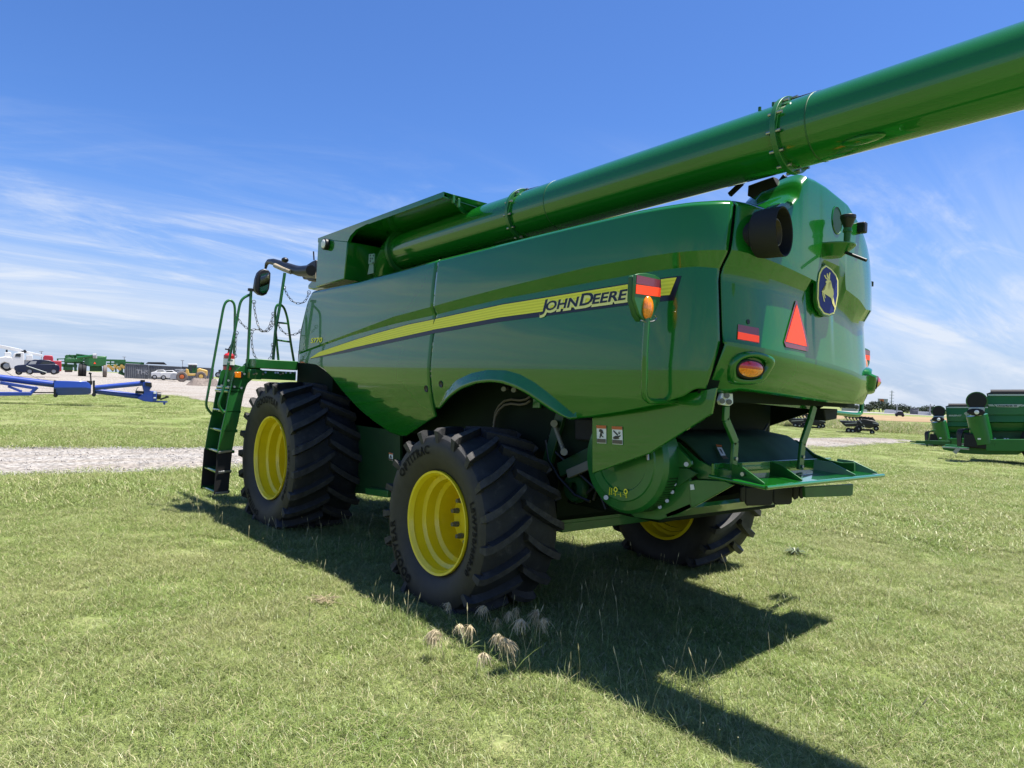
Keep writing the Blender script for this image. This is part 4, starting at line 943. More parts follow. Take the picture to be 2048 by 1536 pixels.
chain([(503, 664), (504, 690), (509, 712), (522, 724), (534, 722), (543, 712), (546, 690)], 5.5)
chain([(473, 666), (471, 690), (470, 712)], 5.45)
mb = MB(); 
fx = Y(457, 740, 6.0); fe_ = empty('fire_extinguisher', fx); tag(fe_, 'red fire extinguisher with white label held on the ladder top beside the platform', 'extinguisher')
hgt = (Y(457, 706, 6.0)-fx).length; mb = MB(); mb.lathe([(0, .001), (0, .085), (hgt*.85, .085), (hgt*.95, .065), (hgt, .03), (hgt+.02, .03)], (0,0,0), (0,0,1), 24); mb.build('cylinder', m_firered, fe_)
MB().lathe([(hgt*.30, .0865), (hgt*.66, .0865)], (0,0,0), (0,0,1), 24).build('label_band', m_label, fe_)
mb = MB(); mb.cyl((0,0,hgt), (0,0,hgt+.06), .025, 10); mb.beam((-.02,0,hgt+.05), (.02,-.01,hgt+.14), .02, .02); mb.beam((-.07,0,hgt+.06), (.04,0,hgt+.05), .02, .02); mb.build('valve', m_black, fe_)
mb = MB(); mb.lathe([(hgt*.2, .09), (hgt*.28, .09)], (0,0,0), (0,0,1), 20); mb.box((.05, .0, hgt*.45), (.03, .05, hgt*.8)); mb.build('bracket', m_black, fe_)
# ------------------------------------------------------------------ background
class BG:
    def __init__(s, name, label, cat, px, d, group=None, dz=0):
        s.loc = gaz(px, d) + V((0, 0, dz)); dx, dy = s.loc.x-CAM.x, s.loc.y-CAM.y; s.d = math.hypot(dx, dy); s.a = math.atan2(dx, dy); s.fd = V((math.sin(s.a), math.cos(s.a), 0))
        s.rt = V((math.cos(s.a), -math.sin(s.a), 0)); s.root = empty(name, s.loc, -s.a); tag(s.root, label, cat, group)
    def L(s, px, py, y=0):
        r = ray(px, py); P = CAM + r*((s.d+y)/r.dot(s.fd)) - s.loc; return V((P.dot(s.rt), P.dot(s.fd), P.z))
    def slab(s, name, m, pts, y=0, t=1, bevel=0, parent=None):
        mb = MB().prism([s.L(px, py, y) for px, py in pts], (0, t, 0)); return mb.build(name, m, parent or s.root, bevel=bevel)
    def wheel(s, px, py, r, w=.28, y=0, m=None, rim=None, name='wheel', rr=.55):
        c = s.L(px, py, y); c.z = max(c.z, r*.97); mb = MB(); mb.lathe([(0, r*.5), (-.02, r*.62), (0, r*.9), (w*.2, r), (w*.8, r), (w, r*.9), (w, .001)], c, (0, 1, 0), 24)
        o = mb.build(name, m or m_blackm, s.root); MB().lathe([(-.025, .001), (-.03, r*rr*.5), (-.01, r*rr), (.02, r*rr)], c, (0, 1, 0), 20).build('rim', rim or m_steel, o); return o
K = .17578
def c1(*p): return [(x*K, 660+y*K) for x, y in p]
m_suv = mat('navy_car_paint', (.004, .009, .035), .3, coat=.4, spec=.3)
m_cont = mat('container_grey', (.10, .11, .12), .6, noise=.2, nscale=.8)
m_loader = mat('loader_yellow', (.62, .40, .10), .5, noise=.15, nscale=2)
m_dirt = ground_mat('dark_earth', (.15, .125, .11), [((.24, .2, .17), .8, .5, .7)], bump=.8, bscale=3, fine=(6, .3))
m_dustyr = mat('dusty_tyre', (.16, .13, .11), .85, noise=.2)
m_redp = mat('red_paint', (.38, .012, .03), .4, coat=.5)
m_grey = mat('grey_paint', (.32, .33, .34), .5, noise=.1)
# white boom truck
b = BG('boom_truck', 'white utility truck with long lattice boom over its cab behind the navy SUV', 'truck', 20, 106)
b.slab('hood', m_white, c1((-60, 440), (-60, 330), (0, 310), (60, 300), (140, 310), (150, 350), (155, 440), (120, 440), (100, 380), (50, 365), (10, 385), (-5, 440)), -.2, 2.3, .08)
cabw = b.slab('cab', m_white, c1((140, 440), (140, 300), (165, 262), (268, 250), (275, 262), (275, 440)), -.2, 2.3, .06)
b.slab('window', m_glass, c1((170, 302), (182, 268), (236, 268), (236, 306)), -.23, .05, 0, cabw)
b.slab('truck_bed', m_grey, c1((275, 430), (275, 340), (400, 330), (560, 350), (560, 430)), 0, 2.2, .03)
b.slab('tool_box', m_white, c1((298, 345), (298, 283), (372, 283), (372, 350)), -.2, .8, .05)
b.slab('tank', m_white, c1((48, 300), (50, 255), (110, 250), (130, 262), (130, 300)), .3, 1, .06)
mb = MB(); mb.beam(b.L(-40*K, 660+178*K, .6), b.L(250*K, 660+238*K, .6), .35, .38); mb.beam(b.L(240*K, 660+240*K, .6), b.L(480*K, 660+292*K, .6), .25, .28); mb.build('boom', m_white, b.root, bevel=.03)
mb = MB(); mb.beam(b.L(75*K, 660+225*K, .6), b.L(78*K, 660+255*K, .6), .2, .2); mb.beam(b.L(262*K, 660+235*K, .5), b.L(285*K, 660+262*K, .5), .4, .5); mb.build('boom_mount', m_black, b.root)
b.wheel(75*K, 660+410*K, .62); b.wheel(450*K, 660+420*K, .55)
b = BG('red_pickup', 'red pickup roof showing behind the navy SUV', 'pickup', 97, 112)
b.slab('cab', m_redp, c1((488, 400), (490, 310), (505, 288), (595, 290), (606, 320), (606, 400)), 0, 1.8, .08); b.slab('body', m_redp, c1((480, 470), (480, 350), (700, 350), (700, 470)), -.1, 2, .08); b.wheel(640*K, 660+465*K, .4)
b = BG('parked_suv', 'dark navy SUV parked broadside on the gravel lot beside the white truck', 'SUV', 74, 94)
b.slab('body', m_suv, c1((160, 430), (165, 412), (200, 400), (295, 392), (420, 392), (620, 385), (668, 400), (682, 440), (670, 478), (645, 488), (640, 460), (612, 440), (585, 460), (578, 490), (375, 490), (370, 462), (337, 440), (305, 462), (298, 488), (195, 480), (165, 455)), -.1, 1.8, .06)
gh = b.slab('cabin', m_suv, c1((290, 396), (335, 352), (395, 338), (470, 336), (565, 344), (620, 368), (640, 396)), .05, 1.5, .06)
b.slab('window', m_glass, c1((445, 396), (490, 358), (560, 360), (600, 392)), .02, .06, 0, gh); b.slab('windscreen', m_grey, c1((318, 392), (352, 356), (420, 352), (405, 388)), .02, .06, 0, gh)
for wx in (337, 612): b.wheel(wx*K, 660+470*K, .37, rim=m_grey)
for wx in (215, 490): b.wheel(wx*K, 660+478*K, .33, y=1.5, rim=m_grey)
# green planter and tillage tool
b = BG('folded_planter', 'tall folded green planter standing left of the far green combine', 'planter', 150, 140)
mb = MB()
for (x0, y0, x1, y1, w_) in ((750, 300, 960, 300, .5), (750, 330, 1000, 345, .35), (755, 365, 1000, 375, .35), (750, 290, 755, 400, .3), (850, 290, 860, 470, .4), (930, 300, 930, 470, .35), (650, 330, 740, 328, .15), (655, 360, 745, 358, .15), (655, 325, 660, 400, .2), (735, 320, 740, 400, .15), (690, 400, 880, 410, .5), (785, 285, 830, 320, .3), (865, 280, 1040, 300, .3), (720, 430, 830, 430, .8)):
    mb.beam(b.L(x0*K, 660+y0*K), b.L(x1*K, 660+y1*K), 1.2, w_)
mb.build('planter_frame', m_greenf, b.root)
mb = MB()
for i in range(9): c = b.L((755+22*i)*K, 660+345*K, -.7); mb.box(c, (.35, .5, .55))
mb.each('seed_box', m_greenf, b.root, bevel=.05)
b.slab('planter_tyre', m_dustyr, c1((735, 480), (735, 425), (825, 425), (825, 480)), 0, .6, .1)
b = BG('combine', 'far green combine seen from behind on the gravel lot between planter and tillage tool', 'combine harvester', 186, 136)
b.slab('body', m_greenf, c1((960, 400), (960, 330), (1000, 310), (1200, 300), (1212, 320), (1205, 400), (1150, 415), (1020, 415)), 0, 4, .1)
b.slab('grain_tank', m_greenf, c1((960, 330), (965, 292), (1215, 298), (1212, 322)), 1.5, 2.5, .05)
mb = MB(); mb.cyl(b.L(880*K, 660+320*K, .4), b.L(1075*K, 660+295*K, -.6), .25, 12); mb.cyl(b.L(1062*K, 660+295*K, -.6), b.L(1100*K, 660+295*K, -.7), .42, 12, 1); mb.build('auger', [m_greenf, m_grey], b.root)
b.slab('chopper', m_greend, c1((1020, 470), (1020, 415), (1160, 412), (1165, 470)), .5, 2, .1); b.slab('warning_triangle', m_red, c1((1065, 385), (1078, 362), (1092, 385)), -.05, .04)
for wx, mm in ((915, m_yellow), (960, m_yellow), (1195, m_dustyr)):
    c = b.L(wx*K, 660+455*K, .3); mb = MB(); mb.lathe([(0, .4), (0, .95), (.1, 1.05), (.5, 1.05), (.6, .9)], V((c.x-.3, c.y, 1.0)), (1, 0, 0), 24); o = mb.build('wheel', m_dustyr if mm is m_dustyr else m_blackm, b.root); MB().lathe([(-.03, .001), (-.03, .55), (.02, .6)], V((c.x-.3, c.y, 1.0)), (1, 0, 0), 20).build('rim', mm, o)
b = BG('tillage_tool', 'long low green folded tillage tool beside the grey shipping containers', 'farm implement', 245, 138)
mb = MB()
for (x0, y0, x1, y1, w_) in ((1200, 345, 1430, 350, .35), (1300, 362, 1640, 380, .3), (1215, 380, 1340, 378, .25), (1230, 405, 1420, 400, .3), (1340, 390, 1430, 395, .6), (1310, 370, 1320, 480, .25), (1385, 380, 1375, 500, .6), (1230, 400, 1290, 470, .3), (1260, 350, 1255, 400, .2), (1350, 480, 1430, 510, .5), (1600, 378, 1640, 384, .4)):
    mb.beam(b.L(x0*K, 660+y0*K), b.L(x1*K, 660+y1*K), .8, w_)
mb.build('tool_frame', m_greenf, b.root)
mb = MB()
for i in range(8): c = b.L((1235+25*i)*K, 660+(410+ (i % 3)*16)*K, -.5); mb.cyl(c, c + V((0, .12, 0)), .28, 12)
mb.each('tool_disc', m_loader, b.root)
# shipping containers
def container(px0, px1, yt0, yt1, d, label):
    b = BG('shipping_container', label, 'container', (px0+px1)/2, d, 'shipping containers on the lot'); bt = 0
    A = b.L(px0, yt0); B = b.L(px1, yt1); n = max(6, int((B.x-A.x)/.28)); mb = MB(); pts = []
    for i in range(n*4+1):
        ph = i % 4; x = A.x + (B.x-A.x)*i/(n*4); pts.append((x, -.045 if ph in (0, 1) else .0))
    h = max(A.z, B.z); mb.grid([[V((x, y, .12)) for x, y in pts], [V((x, y, h-.12)) for x, y in pts]]); mb.build('side_wall', m_cont, b.root, smooth=0)
    mb = MB()
    for z in (.06, h-.06): mb.box(((A.x+B.x)/2, .0, z), (B.x-A.x, .16, .14))
    for x in (A.x, B.x): mb.box((x, 0, h/2), (.16, .17, h-.26))
    mb.box(((A.x+B.x)/2, 1.25, h/2), (B.x-A.x-.1, 2.2, h-.1)); mb.build('frame', m_cont, b.root); return b
b = container(251, 297, 728.5, 729.5, 136, 'short dark grey shipping container beside the green tillage tool')
vs, fs = text2d('THS', 1.0, .01); a0 = b.L(272, 748, -.06); MB().add([a0 + V((x*1.1, -.01, y*1.1)) for x, y in vs], fs).build('container_lettering', m_grey, b.root, smooth=0, fix=False)
container(298, 362, 730.5, 733.5, 140, 'long grey shipping container behind the white pickups with flat black roof load')
container(363, 427, 733, 739, 141, 'grey shipping container standing behind the yellow wheel loader')
b = BG('roof_load', 'flat dark platform lying on top of the long grey container', 'platform', 313, 141, dz=2.55); b.slab('roof_load_deck', m_black, [(291, 727.5), (296, 724), (328, 724.5), (334, 729.5)], 0, 2)
for px0, d, lab in ((318, 131, 'white pickup parked closest to the short grey container'), (336, 127, 'white pickup parked beside the yellow wheel loader')):
    b = BG('white_pickup', lab, 'pickup', px0, d, 'white pickups by the containers'); o = px0-318
    b.slab('body', m_white, [(x+o, y+o*.06) for x, y in ((302, 752), (302, 745), (308, 743.5), (336, 743.5), (336, 752), (331, 755), (305, 755))], 0, 1.9, .08); g = b.slab('cab', m_white, [(x+o, y+o*.06) for x, y in ((308, 744.5), (314, 740), (328, 739.5), (335, 744.5))], .1, 1.7, .06)
    b.slab('window', m_glass, [(x+o, y+o*.06) for x, y in ((312.5, 744), (316, 740.8), (326, 740.6), (330, 744))], .07, .05, 0, g)
    for wx in (309, 330): b.wheel(wx+o, 754+o*.06, .42, rim=m_grey)
# wheel loader
k2 = .11066
def c2(*p): return [(340+x*k2, 660+y*k2) for x, y in p]
b = BG('wheel_loader', 'yellow articulated wheel loader with dusty tyres parked in front of the containers', 'wheel loader', 380, 122)
b.slab('rear_body', m_loader, c2((480, 820), (490, 710), (530, 690), (640, 720), (678, 730), (678, 830), (600, 835)), 0, 2.2, .1)
b.slab('front_frame', m_loader, c2((270, 800), (290, 700), (330, 710), (350, 790), (480, 790), (480, 830), (300, 830)), .2, 1.8, .06)
cb_ = b.slab('cab', m_greend, c2((325, 770), (330, 630), (345, 618), (485, 622), (490, 700), (470, 775)), .3, 1.6, .05)
b.slab('cab_roof', m_white, c2((318, 632), (330, 608), (490, 612), (498, 635)), .2, 1.8, .05, cb_); b.slab('window', m_glass, c2((340, 700), (342, 632), (400, 634), (400, 760)), .27, .05, 0, cb_); b.slab('window', m_glass, c2((415, 690), (415, 634), (470, 636), (470, 690)), .27, .05, 0, cb_)
mb = MB(); mb.beam(b.L(300*k2+340, 660+720*k2, .8), b.L(340+120*k2, 660+770*k2, .8), .5, .3); mb.beam(b.L(340+90*k2, 660+720*k2, .8), b.L(340+240*k2, 660+720*k2, .8), .3, .2); mb.build('lift_arm', m_grey, b.root, bevel=.03)
b.slab('bucket', m_grey, c2((0, 890), (10, 800), (60, 770), (130, 780), (120, 890)), -.2, 2.6, .05); b.wheel(340+215*k2, 660+845*k2, .82, .6, -.3, m_dustyr, m_orange_label, rr=.4); b.wheel(340+560*k2, 660+840*k2, .8, .6, -.3, m_dustyr, m_loader, rr=.4)
b = BG('compact_tractor', 'small dark tractor with glass cab at the far edge of the lot behind the ladder', 'tractor', 438, 150)
b.slab('body', m_black, [(434, 750), (434, 745), (443, 745), (443, 750)], 0, 1.5, .05); b.slab('cab', m_glass, [(436.5, 746), (437, 739.5), (442.5, 739.5), (442.5, 746)], .1, 1.3, .05); b.wheel(436, 749.5, .55); b.wheel(442, 750, .7)
# earth bank at the lot edge
def bank(name, label, px0, px1, d, h, depth, m, jag=.25, kind='structure'):
    A, B = gaz(px0, d), gaz(px1, d); n = 40; rows = []
    for i in range(n+1):
        p = A.lerp(B, i/n); f = (p-CAM); f.z = 0; f.normalize(); e = min(1, 5*i/n, 5*(n-i)/n); row = []
        for j in range(9):
            t = j/8; hh = h*math.sin(math.pi*t)**.7*e*(1+random.uniform(-jag, jag)); q = p + f*(depth*(t-.5)); row.append(V((q.x, q.y, terr(q.x, q.y)-.02+hh)))
        rows.append(row)
    o = MB().grid(rows).build(name, m, smooth=180); return tag(o, label, kind=kind)
bank('earth_mound', None, 371, 445, 100, .95, 5, m_dirt, .12)
# light poles on the left
for px, yt, yb_, d, lab in ((82.6, 703, 745, 170, 'thin light pole behind the white boom truck'), (248.5, 714, 750, 180, 'thin light pole behind the green tillage tool'), (365, 721, 750, 175, 'thin light pole behind the yellow wheel loader')):
    b = BG('light_pole', lab, 'light pole', px, d, 'thin poles behind the lot'); mb = MB(); t = b.L(px, yt); mb.cyl((0,0,0), (t.x, 0, t.z), .10, 8, 0, .07); mb.box((t.x, 0, t.z), (.7, .3, .12)); mb.build('pole', m_grey, b.root)
# blue grain auger
b = BG('grain_auger', 'long blue portable grain auger with swing hopper lying on the grass by the gravel lot', 'grain auger', 190, 44)
def bt(x0, y0, x1, y1, r, y=0, m=m_blue, name='auger_tube', n=14):
    return MB().cyl(b.L(x0*K, 660+y0*K, y), b.L(x1*K, 660+y1*K, y), r, n).build(name, m, b.root, smooth=50)
bt(-320, 505, 625, 620, .17, .3); bt(1060, 660, 1640, 605, .135, 0, name='hopper_tube'); bt(1060, 690, 1700, 770, .15, .3, name='hopper_tube')
mb = MB(); mb.beam(b.L(-300*K, 660+728*K), b.L(360*K, 660+725*K), .4, .19); mb.beam(b.L(0*K, 660+600*K), b.L(425*K, 660+665*K), .12, .16); mb.beam(b.L(90*K, 660+640*K), b.L(250*K, 660+700*K), .1, .12); mb.beam(b.L(425*K, 660+650*K), b.L(330*K, 660+735*K), .12, .16); mb.build('undercarriage', m_blue, b.root, bevel=.02)
mb = MB(); mb.beam(b.L(350*K, 660+712*K), b.L(640*K, 660+712*K), .06, .06); mb.build('drive_shaft', m_black, b.root)
mb = MB(); Hp = []
for x, f in ((640, 1), (1000, .92), (1060, .75)):
    zt2, zb2 = b.L(x*K, 660+(578 if x < 1050 else 600)*K).z, b.L(x*K, 660+742*K).z; cx_ = b.L(x*K, 700).x; cz = (zt2+zb2)/2; hh = (zt2-zb2)/2*f
    Hp.append([V((cx_, -.5*f, cz+hh)), V((cx_, .5*f, cz+hh)), V((cx_, .55*f, cz)), V((cx_, .3*f, cz-hh)), V((cx_, -.3*f, cz-hh)), V((cx_, -.55*f, cz+.1*hh))])
mb.loft(Hp, True, 0, True); mb.build('hopper', m_blue, b.root, smooth=30, bevel=.015)
mb = MB(); 
for x in (628, 1068): mb.beam(b.L(x*K, 660+575*K), b.L(x*K, 660+755*K), 1.0 if x < 700 else .6, .10, up=(1, 0, 0))
for x, y in ((632, 745), (1068, 735)): mb.cyl(b.L(x*K, 660+y*K, -.4), b.L(x*K, 660+y*K, .4), .10, 12)
mb.beam(b.L(1035*K, 660+580*K), b.L(1028*K, 660+490*K), .09, .07); mb.beam(b.L(1010*K, 660+490*K), b.L(1042*K, 660+500*K), .1, .1); mb.box(b.L(1020*K, 660+600*K, -.3), (.25, .2, .2)); mb.build('hopper_frame', m_black, b.root)
hd = b.slab('auger_head', m_blue, c1((1620, 640), (1625, 590), (1710, 590), (1725, 650), (1700, 690), (1785, 700), (1785, 800), (1740, 822), (1640, 812), (1560, 780), (1640, 720)), -.2, .6, .03)
b.slab('head_hood', m_black, c1((1650, 600), (1660, 592), (1725, 600), (1730, 655), (1660, 635)), -.24, .1, 0, hd); b.slab('head_cap', m_black, c1((1600, 585), (1602, 568), (1650, 570), (1650, 590)), -.2, .5, 0, hd); b.slab('head_label', m_label, c1((1748, 725), (1748, 702), (1778, 700), (1778, 724)), -.23, .02, 0, hd); b.slab('head_label', m_label, c1((1748, 778), (1748, 764), (1775, 764), (1775, 778)), -.23, .02, 0, hd)
mb = MB(); mb.beam(b.L(1540*K, 660+705*K), b.L(1640*K, 660+712*K), .2, .15); mb.cyl(b.L(1785*K, 660+745*K), b.L(1830*K, 660+750*K), .2, 12); mb.beam(b.L(1820*K, 660+790*K), b.L(1915*K, 660+760*K), .08, .09); mb.tube([b.L(x*K, 660+y*K) for x, y in ((1790, 725), (1815, 728), (1830, 760))], .035, 8); mb.tube([b.L(x*K, 660+y*K) for x, y in ((1548, 700), (1555, 670), (1575, 650))], .02, 6)
mb.box(b.L(1900*K, 660+760*K), (.16, .16, .12)); mb.build('gearbox', m_black, b.root, bevel=.01)
mb = MB(); mb.beam(b.L(1720*K, 660+812*K), b.L(1905*K, 660+818*K), .12, .08); mb.beam(b.L(1880*K, 660+815*K), b.L(1872*K, 660+850*K), .06, .06); mb.beam(b.L(1866*K, 660+815*K), b.L(1862*K, 660+848*K), .06, .06); mb.build('hitch', m_blue, b.root)
mb = MB(); mb.tube([b.L(0, 660+430*K, .3), b.L(180*K, 660+545*K, .3)], .015, 5); mb.tube([b.L(280*K, 660+480*K, .3), b.L(490*K, 660+580*K, .3)], .015, 5); mb.build('guy_cable', m_hose, b.root)
bt(300, 408, 530, 485, .025, -1.2, m_grey, 'antenna_rod')
# ---------- right side
k3 = .18555
def c3(*p): return [(1480+x*k3, 760+y*k3) for x, y in p]
def q3(b, x, y, yy=0): return b.L(1480+x*k3, 760+y*k3, yy)
def header(px, d, label, ox, oy):
    b = BG('header_trailer', label, 'crop header', px, d, 'black crop headers on trailers'); Q = lambda x, y, yy=0: q3(b, x+ox, y+oy, yy); C = lambda *p: c3(*[(x+ox, y+oy) for x, y in p])
    b.slab('header_hull', m_black, C((1068, 440), (1250, 448), (1330, 420), (1440, 440), (1500, 470), (1480, 500), (1400, 520), (1260, 500), (1140, 505)), 0, 2.2, .04)
    mb = MB()
    for i in range(9): mb.beam(Q(1120+38*i, 382+3*i, .2), Q(1150+38*i, 400+5*i, 1.6), .08, .1); mb.beam(Q(1130+36*i, 392+3*i, .1), Q(1165+36*i, 440+3*i, .1), .05, .07)
    mb.beam(Q(1120, 385, .8), Q(1430, 415, .8), .25, .16); mb.beam(Q(1280, 470, -.1), Q(1500, 490, -.1), .1, .12); mb.build('reel', m_black, b.root)
    mb = MB()
    for x0, y0, x1, y1 in ((1130, 470, 1260, 462), (1290, 440, 1345, 500), (1310, 500, 1360, 545), (1430, 462, 1492, 474)): mb.beam(Q(x0, y0, -.05), Q(x1, y1, -.05), .05, .06)
    mb.build('steel_trim', m_steel, b.root)
    for x, y, r in ((1170, 560, .22), (1215, 560, .2), (1275, 528, .27), (1425, 566, .18), (1468, 522, .2)): b.wheel(1480+(x+ox)*k3, 760+(y+oy)*k3, r, .25, -.1, m_blackm, m_grey, rr=.35)
    mb = MB(); mb.beam(Q(1150, 530), Q(1430, 540), .2, .14); mb.beam(Q(1250, 510), Q(1260, 560), .3, .3); mb.build('trailer_frame', m_blackm, b.root)
    return b
header(1718, 62, 'black crop header on small trailer wheels standing clear right of the tailboard', 0, 0)
header(1613, 66, 'black crop header on small trailer wheels partly hidden by the tailboard straps', -575, -28)
# grain carts
k4 = .11716
m_cart = mat('cart_green', (.010, .125, .022), .4, coat=.3, spec=.3, noise=.08, nscale=1)
m_cartg = mat('cart_panel_grey', (.42, .47, .44), .5)
m_tarp = mat('black_tarp', (.014, .013, .015), .7, noise=.3, nscale=3)
def cart(px, d, label, S, text, tx, panel, tongue_l, hr=.40):
    b = BG('grain_cart', label, 'grain cart', px, d, 'green grain carts on the grass'); Q = lambda x, y, yy=0: b.L(1820+S(x, y)[0]*k4, 760+S(x, y)[1]*k4, yy); C = lambda *p: [(1820+S(x, y)[0]*k4, 760+S(x, y)[1]*k4) for x, y in p]
    x1 = 2900
    bands = [(250, 430, 0), (430, 590, -.05), (590, 700, .10), (700, 735, .04), (735, 860, .25), (860, 885, .22), (885, 1000, .5)]
    mb = MB(); row = []
    prof = [(255, 0), (420, -.06), (590, -.08), (600, .06), (715, .02), (735, .22), (860, .30), (872, .24), (885, .45), (1010, .75)]
    rows = [[Q(1310 + (y-255)*.09, y) + V((0, o, 0)), Q(x1, y - (x1-1310)*.0) + V((0, o, 0))] for y, o in prof]; mb.grid(rows)
    fr0 = [r[0] for r in rows]; bk = [p + V((.3, 2.6-2*(p.y), 0)) for p in fr0]; mb.grid([fr0, bk]); body = mb.build('cart_body', m_cart, b.root, smooth=0)
    mb = MB(); mb.box((Q(1310, 300).x + 6, 1.4, Q(1310, 600).z), (11.6, 2.0, 2.0)); mb.build('cart_core', m_greend, body)
    mb = MB(); mb.tube([Q(1375, 226, .1), Q(x1, 226, .1)], .16, 12); mb.beam(Q(1310, 248), Q(1400, 215), .08, .08); mb.build('tarp_roll', m_tarp, b.root, smooth=60)
    mb = MB(); mb.beam(Q(1330, 256, -.05), Q(x1, 256, -.05), .06, .07); mb.build('top_rail', m_cartg, body)
    # unloading auger
    mb = MB(); mb.tube([Q(1250, 1080, -.3), Q(1140, 600, -.45)], .40, 24); a = mb.build('cart_auger', m_cart, b.root, smooth=50)
    mb = MB(); mb.cyl(Q(1140, 360, -.2), Q(1140, 360, -.95), hr, 28); mb.build('auger_hood', m_cart, a); mb = MB(); mb.cyl(Q(1140, 360, -.96), Q(1140, 360, -.99), hr*.88, 28); mb.build('hood_screen', m_blackm, a)
    mb = MB(); mb.prism([Q(x, y, -1.02) for x, y in ((1005, 465), (1275, 465), (1265, 580), (1200, 612), (1040, 605), (985, 570))], (0, .5, 0)); mb.build('auger_joint', m_cartg, a, bevel=.03)
    c = Q(1125, 548, -1.05); mb = MB(); mb.ell(c, .33, .05, .15, 24, 8); mb.build('joint_opening', m_blackm, a); MB().ell(c + V((.03, -.06, 0)), .09, .03, .09, 10, 6).build('joint_hub', m_label, a)
    mb = MB(); mb.beam(Q(1255, 620, -.5), Q(1245, 690, -.5), .10, .12); mb.beam(Q(940, 590, -.4), Q(1000, 560, -.4), .1, .15); mb.build('auger_hook', m_cartg, a)
    # frame and tongue
    mb = MB(); P = [Q(*p, -.1) for p in ((tongue_l, 1130), (tongue_l+20, 1190), (900, 1255), (1300, 1275), (1840, 1275), (1960, 1215), (1960, 1180), (1400, 1170), (900, 1150))]; mb.prism(P, (0, .35, 0)); P2 = [p + V((0, 1.9, 0)) for p in P]; mb.prism(P2, (0, .35, 0)); mb.beam(Q(1300, 1100, .3), Q(2500, 1100, .3), 1.8, .5); fr = mb.build('cart_frame', m_cart, b.root, bevel=.02)
    mb = MB(); mb.beam(Q(545, 1145, -.15), Q(780, 1160, -.15), .1, .05); mb.beam(Q(840, 1168, -.2), Q(1010, 1182, -.2), .1, .06); mb.beam(Q(880, 1100, -.2), Q(975, 1105, -.2), .1, .07); mb.beam(Q(760, 1245, -.3), Q(830, 1165, -.3), .12, .16); mb.build('tongue_jack', m_steel, fr)
    mb = MB()
    for k in range(6): mb.tube([Q(*p, -.2-.06*k) for p in ((820+9*k, 1130), (805+14*k, 900+10*k), (825+18*k, 850), (930+22*k, 838), (1050, 845+12*k))], .035, 6)
    mb.each('cart_hose', m_black, b.root, smooth=60)
    mb = MB(); mb.box(Q(1040, 1030, -.45), (.5, .4, .6)); mb.box(Q(1240, 1100, -.3), (1.0, .6, .35)); mb.box(Q(1760, 1130, -.05), (1.7, .2, .3)); mb.each('gearbox', m_blackm, b.root, bevel=.05)
    for (x0, y0, x1_, y1) in ((1437, 990, 1467, 1022), (1542, 1032, 1575, 1055), (1602, 992, 1640, 1015), (1655, 995, 1690, 1035), (1630, 1100, 1662, 1132), (1820, 1110, 1852, 1142), (1155, 992, 1210, 1018)):
        dy = -.75 if x0 < 1300 else -.2
        mb = MB(); mb.prism([Q(x0, y0, dy), Q(x1_, y0, dy), Q(x1_, y1, dy), Q(x0, y1, dy)], (0, .03, 0)); mb.build('cart_decal', m_label, b.root)
    for xx in (2350, 2750): mb = MB(); c = Q(xx, 1100, -.3); mb.lathe([(0, .4), (-.05, .85), (.1, .95), (.6, .95), (.7, .8)], V((c.x, c.y, .95)), (0, 1, 0), 28); mb.build('wheel', m_blackm, b.root)
    if panel:
        mb = MB(); mb.prism([Q(x, y, -.10) for x, y in panel], (0, .02, 0)); mb.build('name_panel', m_cartg, body)
        for pg in (((1330, 415), (1410, 415), (1450, 450), (1350, 448)), ((1880, 450), (1940, 420), (2500, 425), (2500, 450))): MB().prism([Q(x, y, -.10) for x, y in pg], (0, .02, 0)).build('name_panel', m_cartg, body)
    vs, fs = text2d(text, 1, .05, .15 if not panel else 0); w_ = max(v[0] for v in vs); (xa0, ya0), (xb0, yb0), hh = tx; P0, P1 = Q(xa0, ya0, -.13), Q(xb0, yb0, -.13); hz_ = (Q(xa0, ya0-hh, -.13)-P0).z/.73
    MB().add([P0.lerp(P1, x/w_) + V((0, 0, y*hz_)) for x, y in vs], fs).build('name_lettering', m_navy if panel else m_cartg, body, smooth=0, fix=False)
    return b
cart(2010, 37, 'nearer green grain cart with pale name panel, its auger head folded in front', lambda x, y: (x, y), 'Unverferth 15', ((1490, 452), (1825, 452), 24), ((1430, 415), (1930, 415), (1840, 466), (1480, 462)), 545)
s4 = .70
cart(1915, 50, 'farther green grain cart with rolled black tarp, half hidden by the nearer cart', lambda x, y: (490+(x-1140)*s4, 540+(y-360)*s4), 'BRENT', ((1375, 474), (1700, 474), 36), None, 440, .36)
# extra tarp of the farther cart, tongue and hitch
b = BG('cart_drawbar', 'long dark green drawbar lying in the grass before the farther grain cart', 'drawbar', 1836, 44)
mb = MB(); mb.beam(b.L(1832, 884), b.L(1852, 884.5), .2, .14); mb.beam(b.L(1820, 883), b.L(1833, 883.8), .08, .06); mb.beam(b.L(1850, 884.5), b.L(1900, 886), .3, .2); mb.cyl(b.L(1853, 880), b.L(1853, 884), .06, 8); mb.tube([b.L(1858, 884), b.L(1858, 866), b.L(1861, 862), b.L(1871, 860)], .035, 6); mb.tube([b.L(1853, 886), b.L(1855, 893)], .05, 6); mb.build('drawbar_beam', m_greend, b.root)
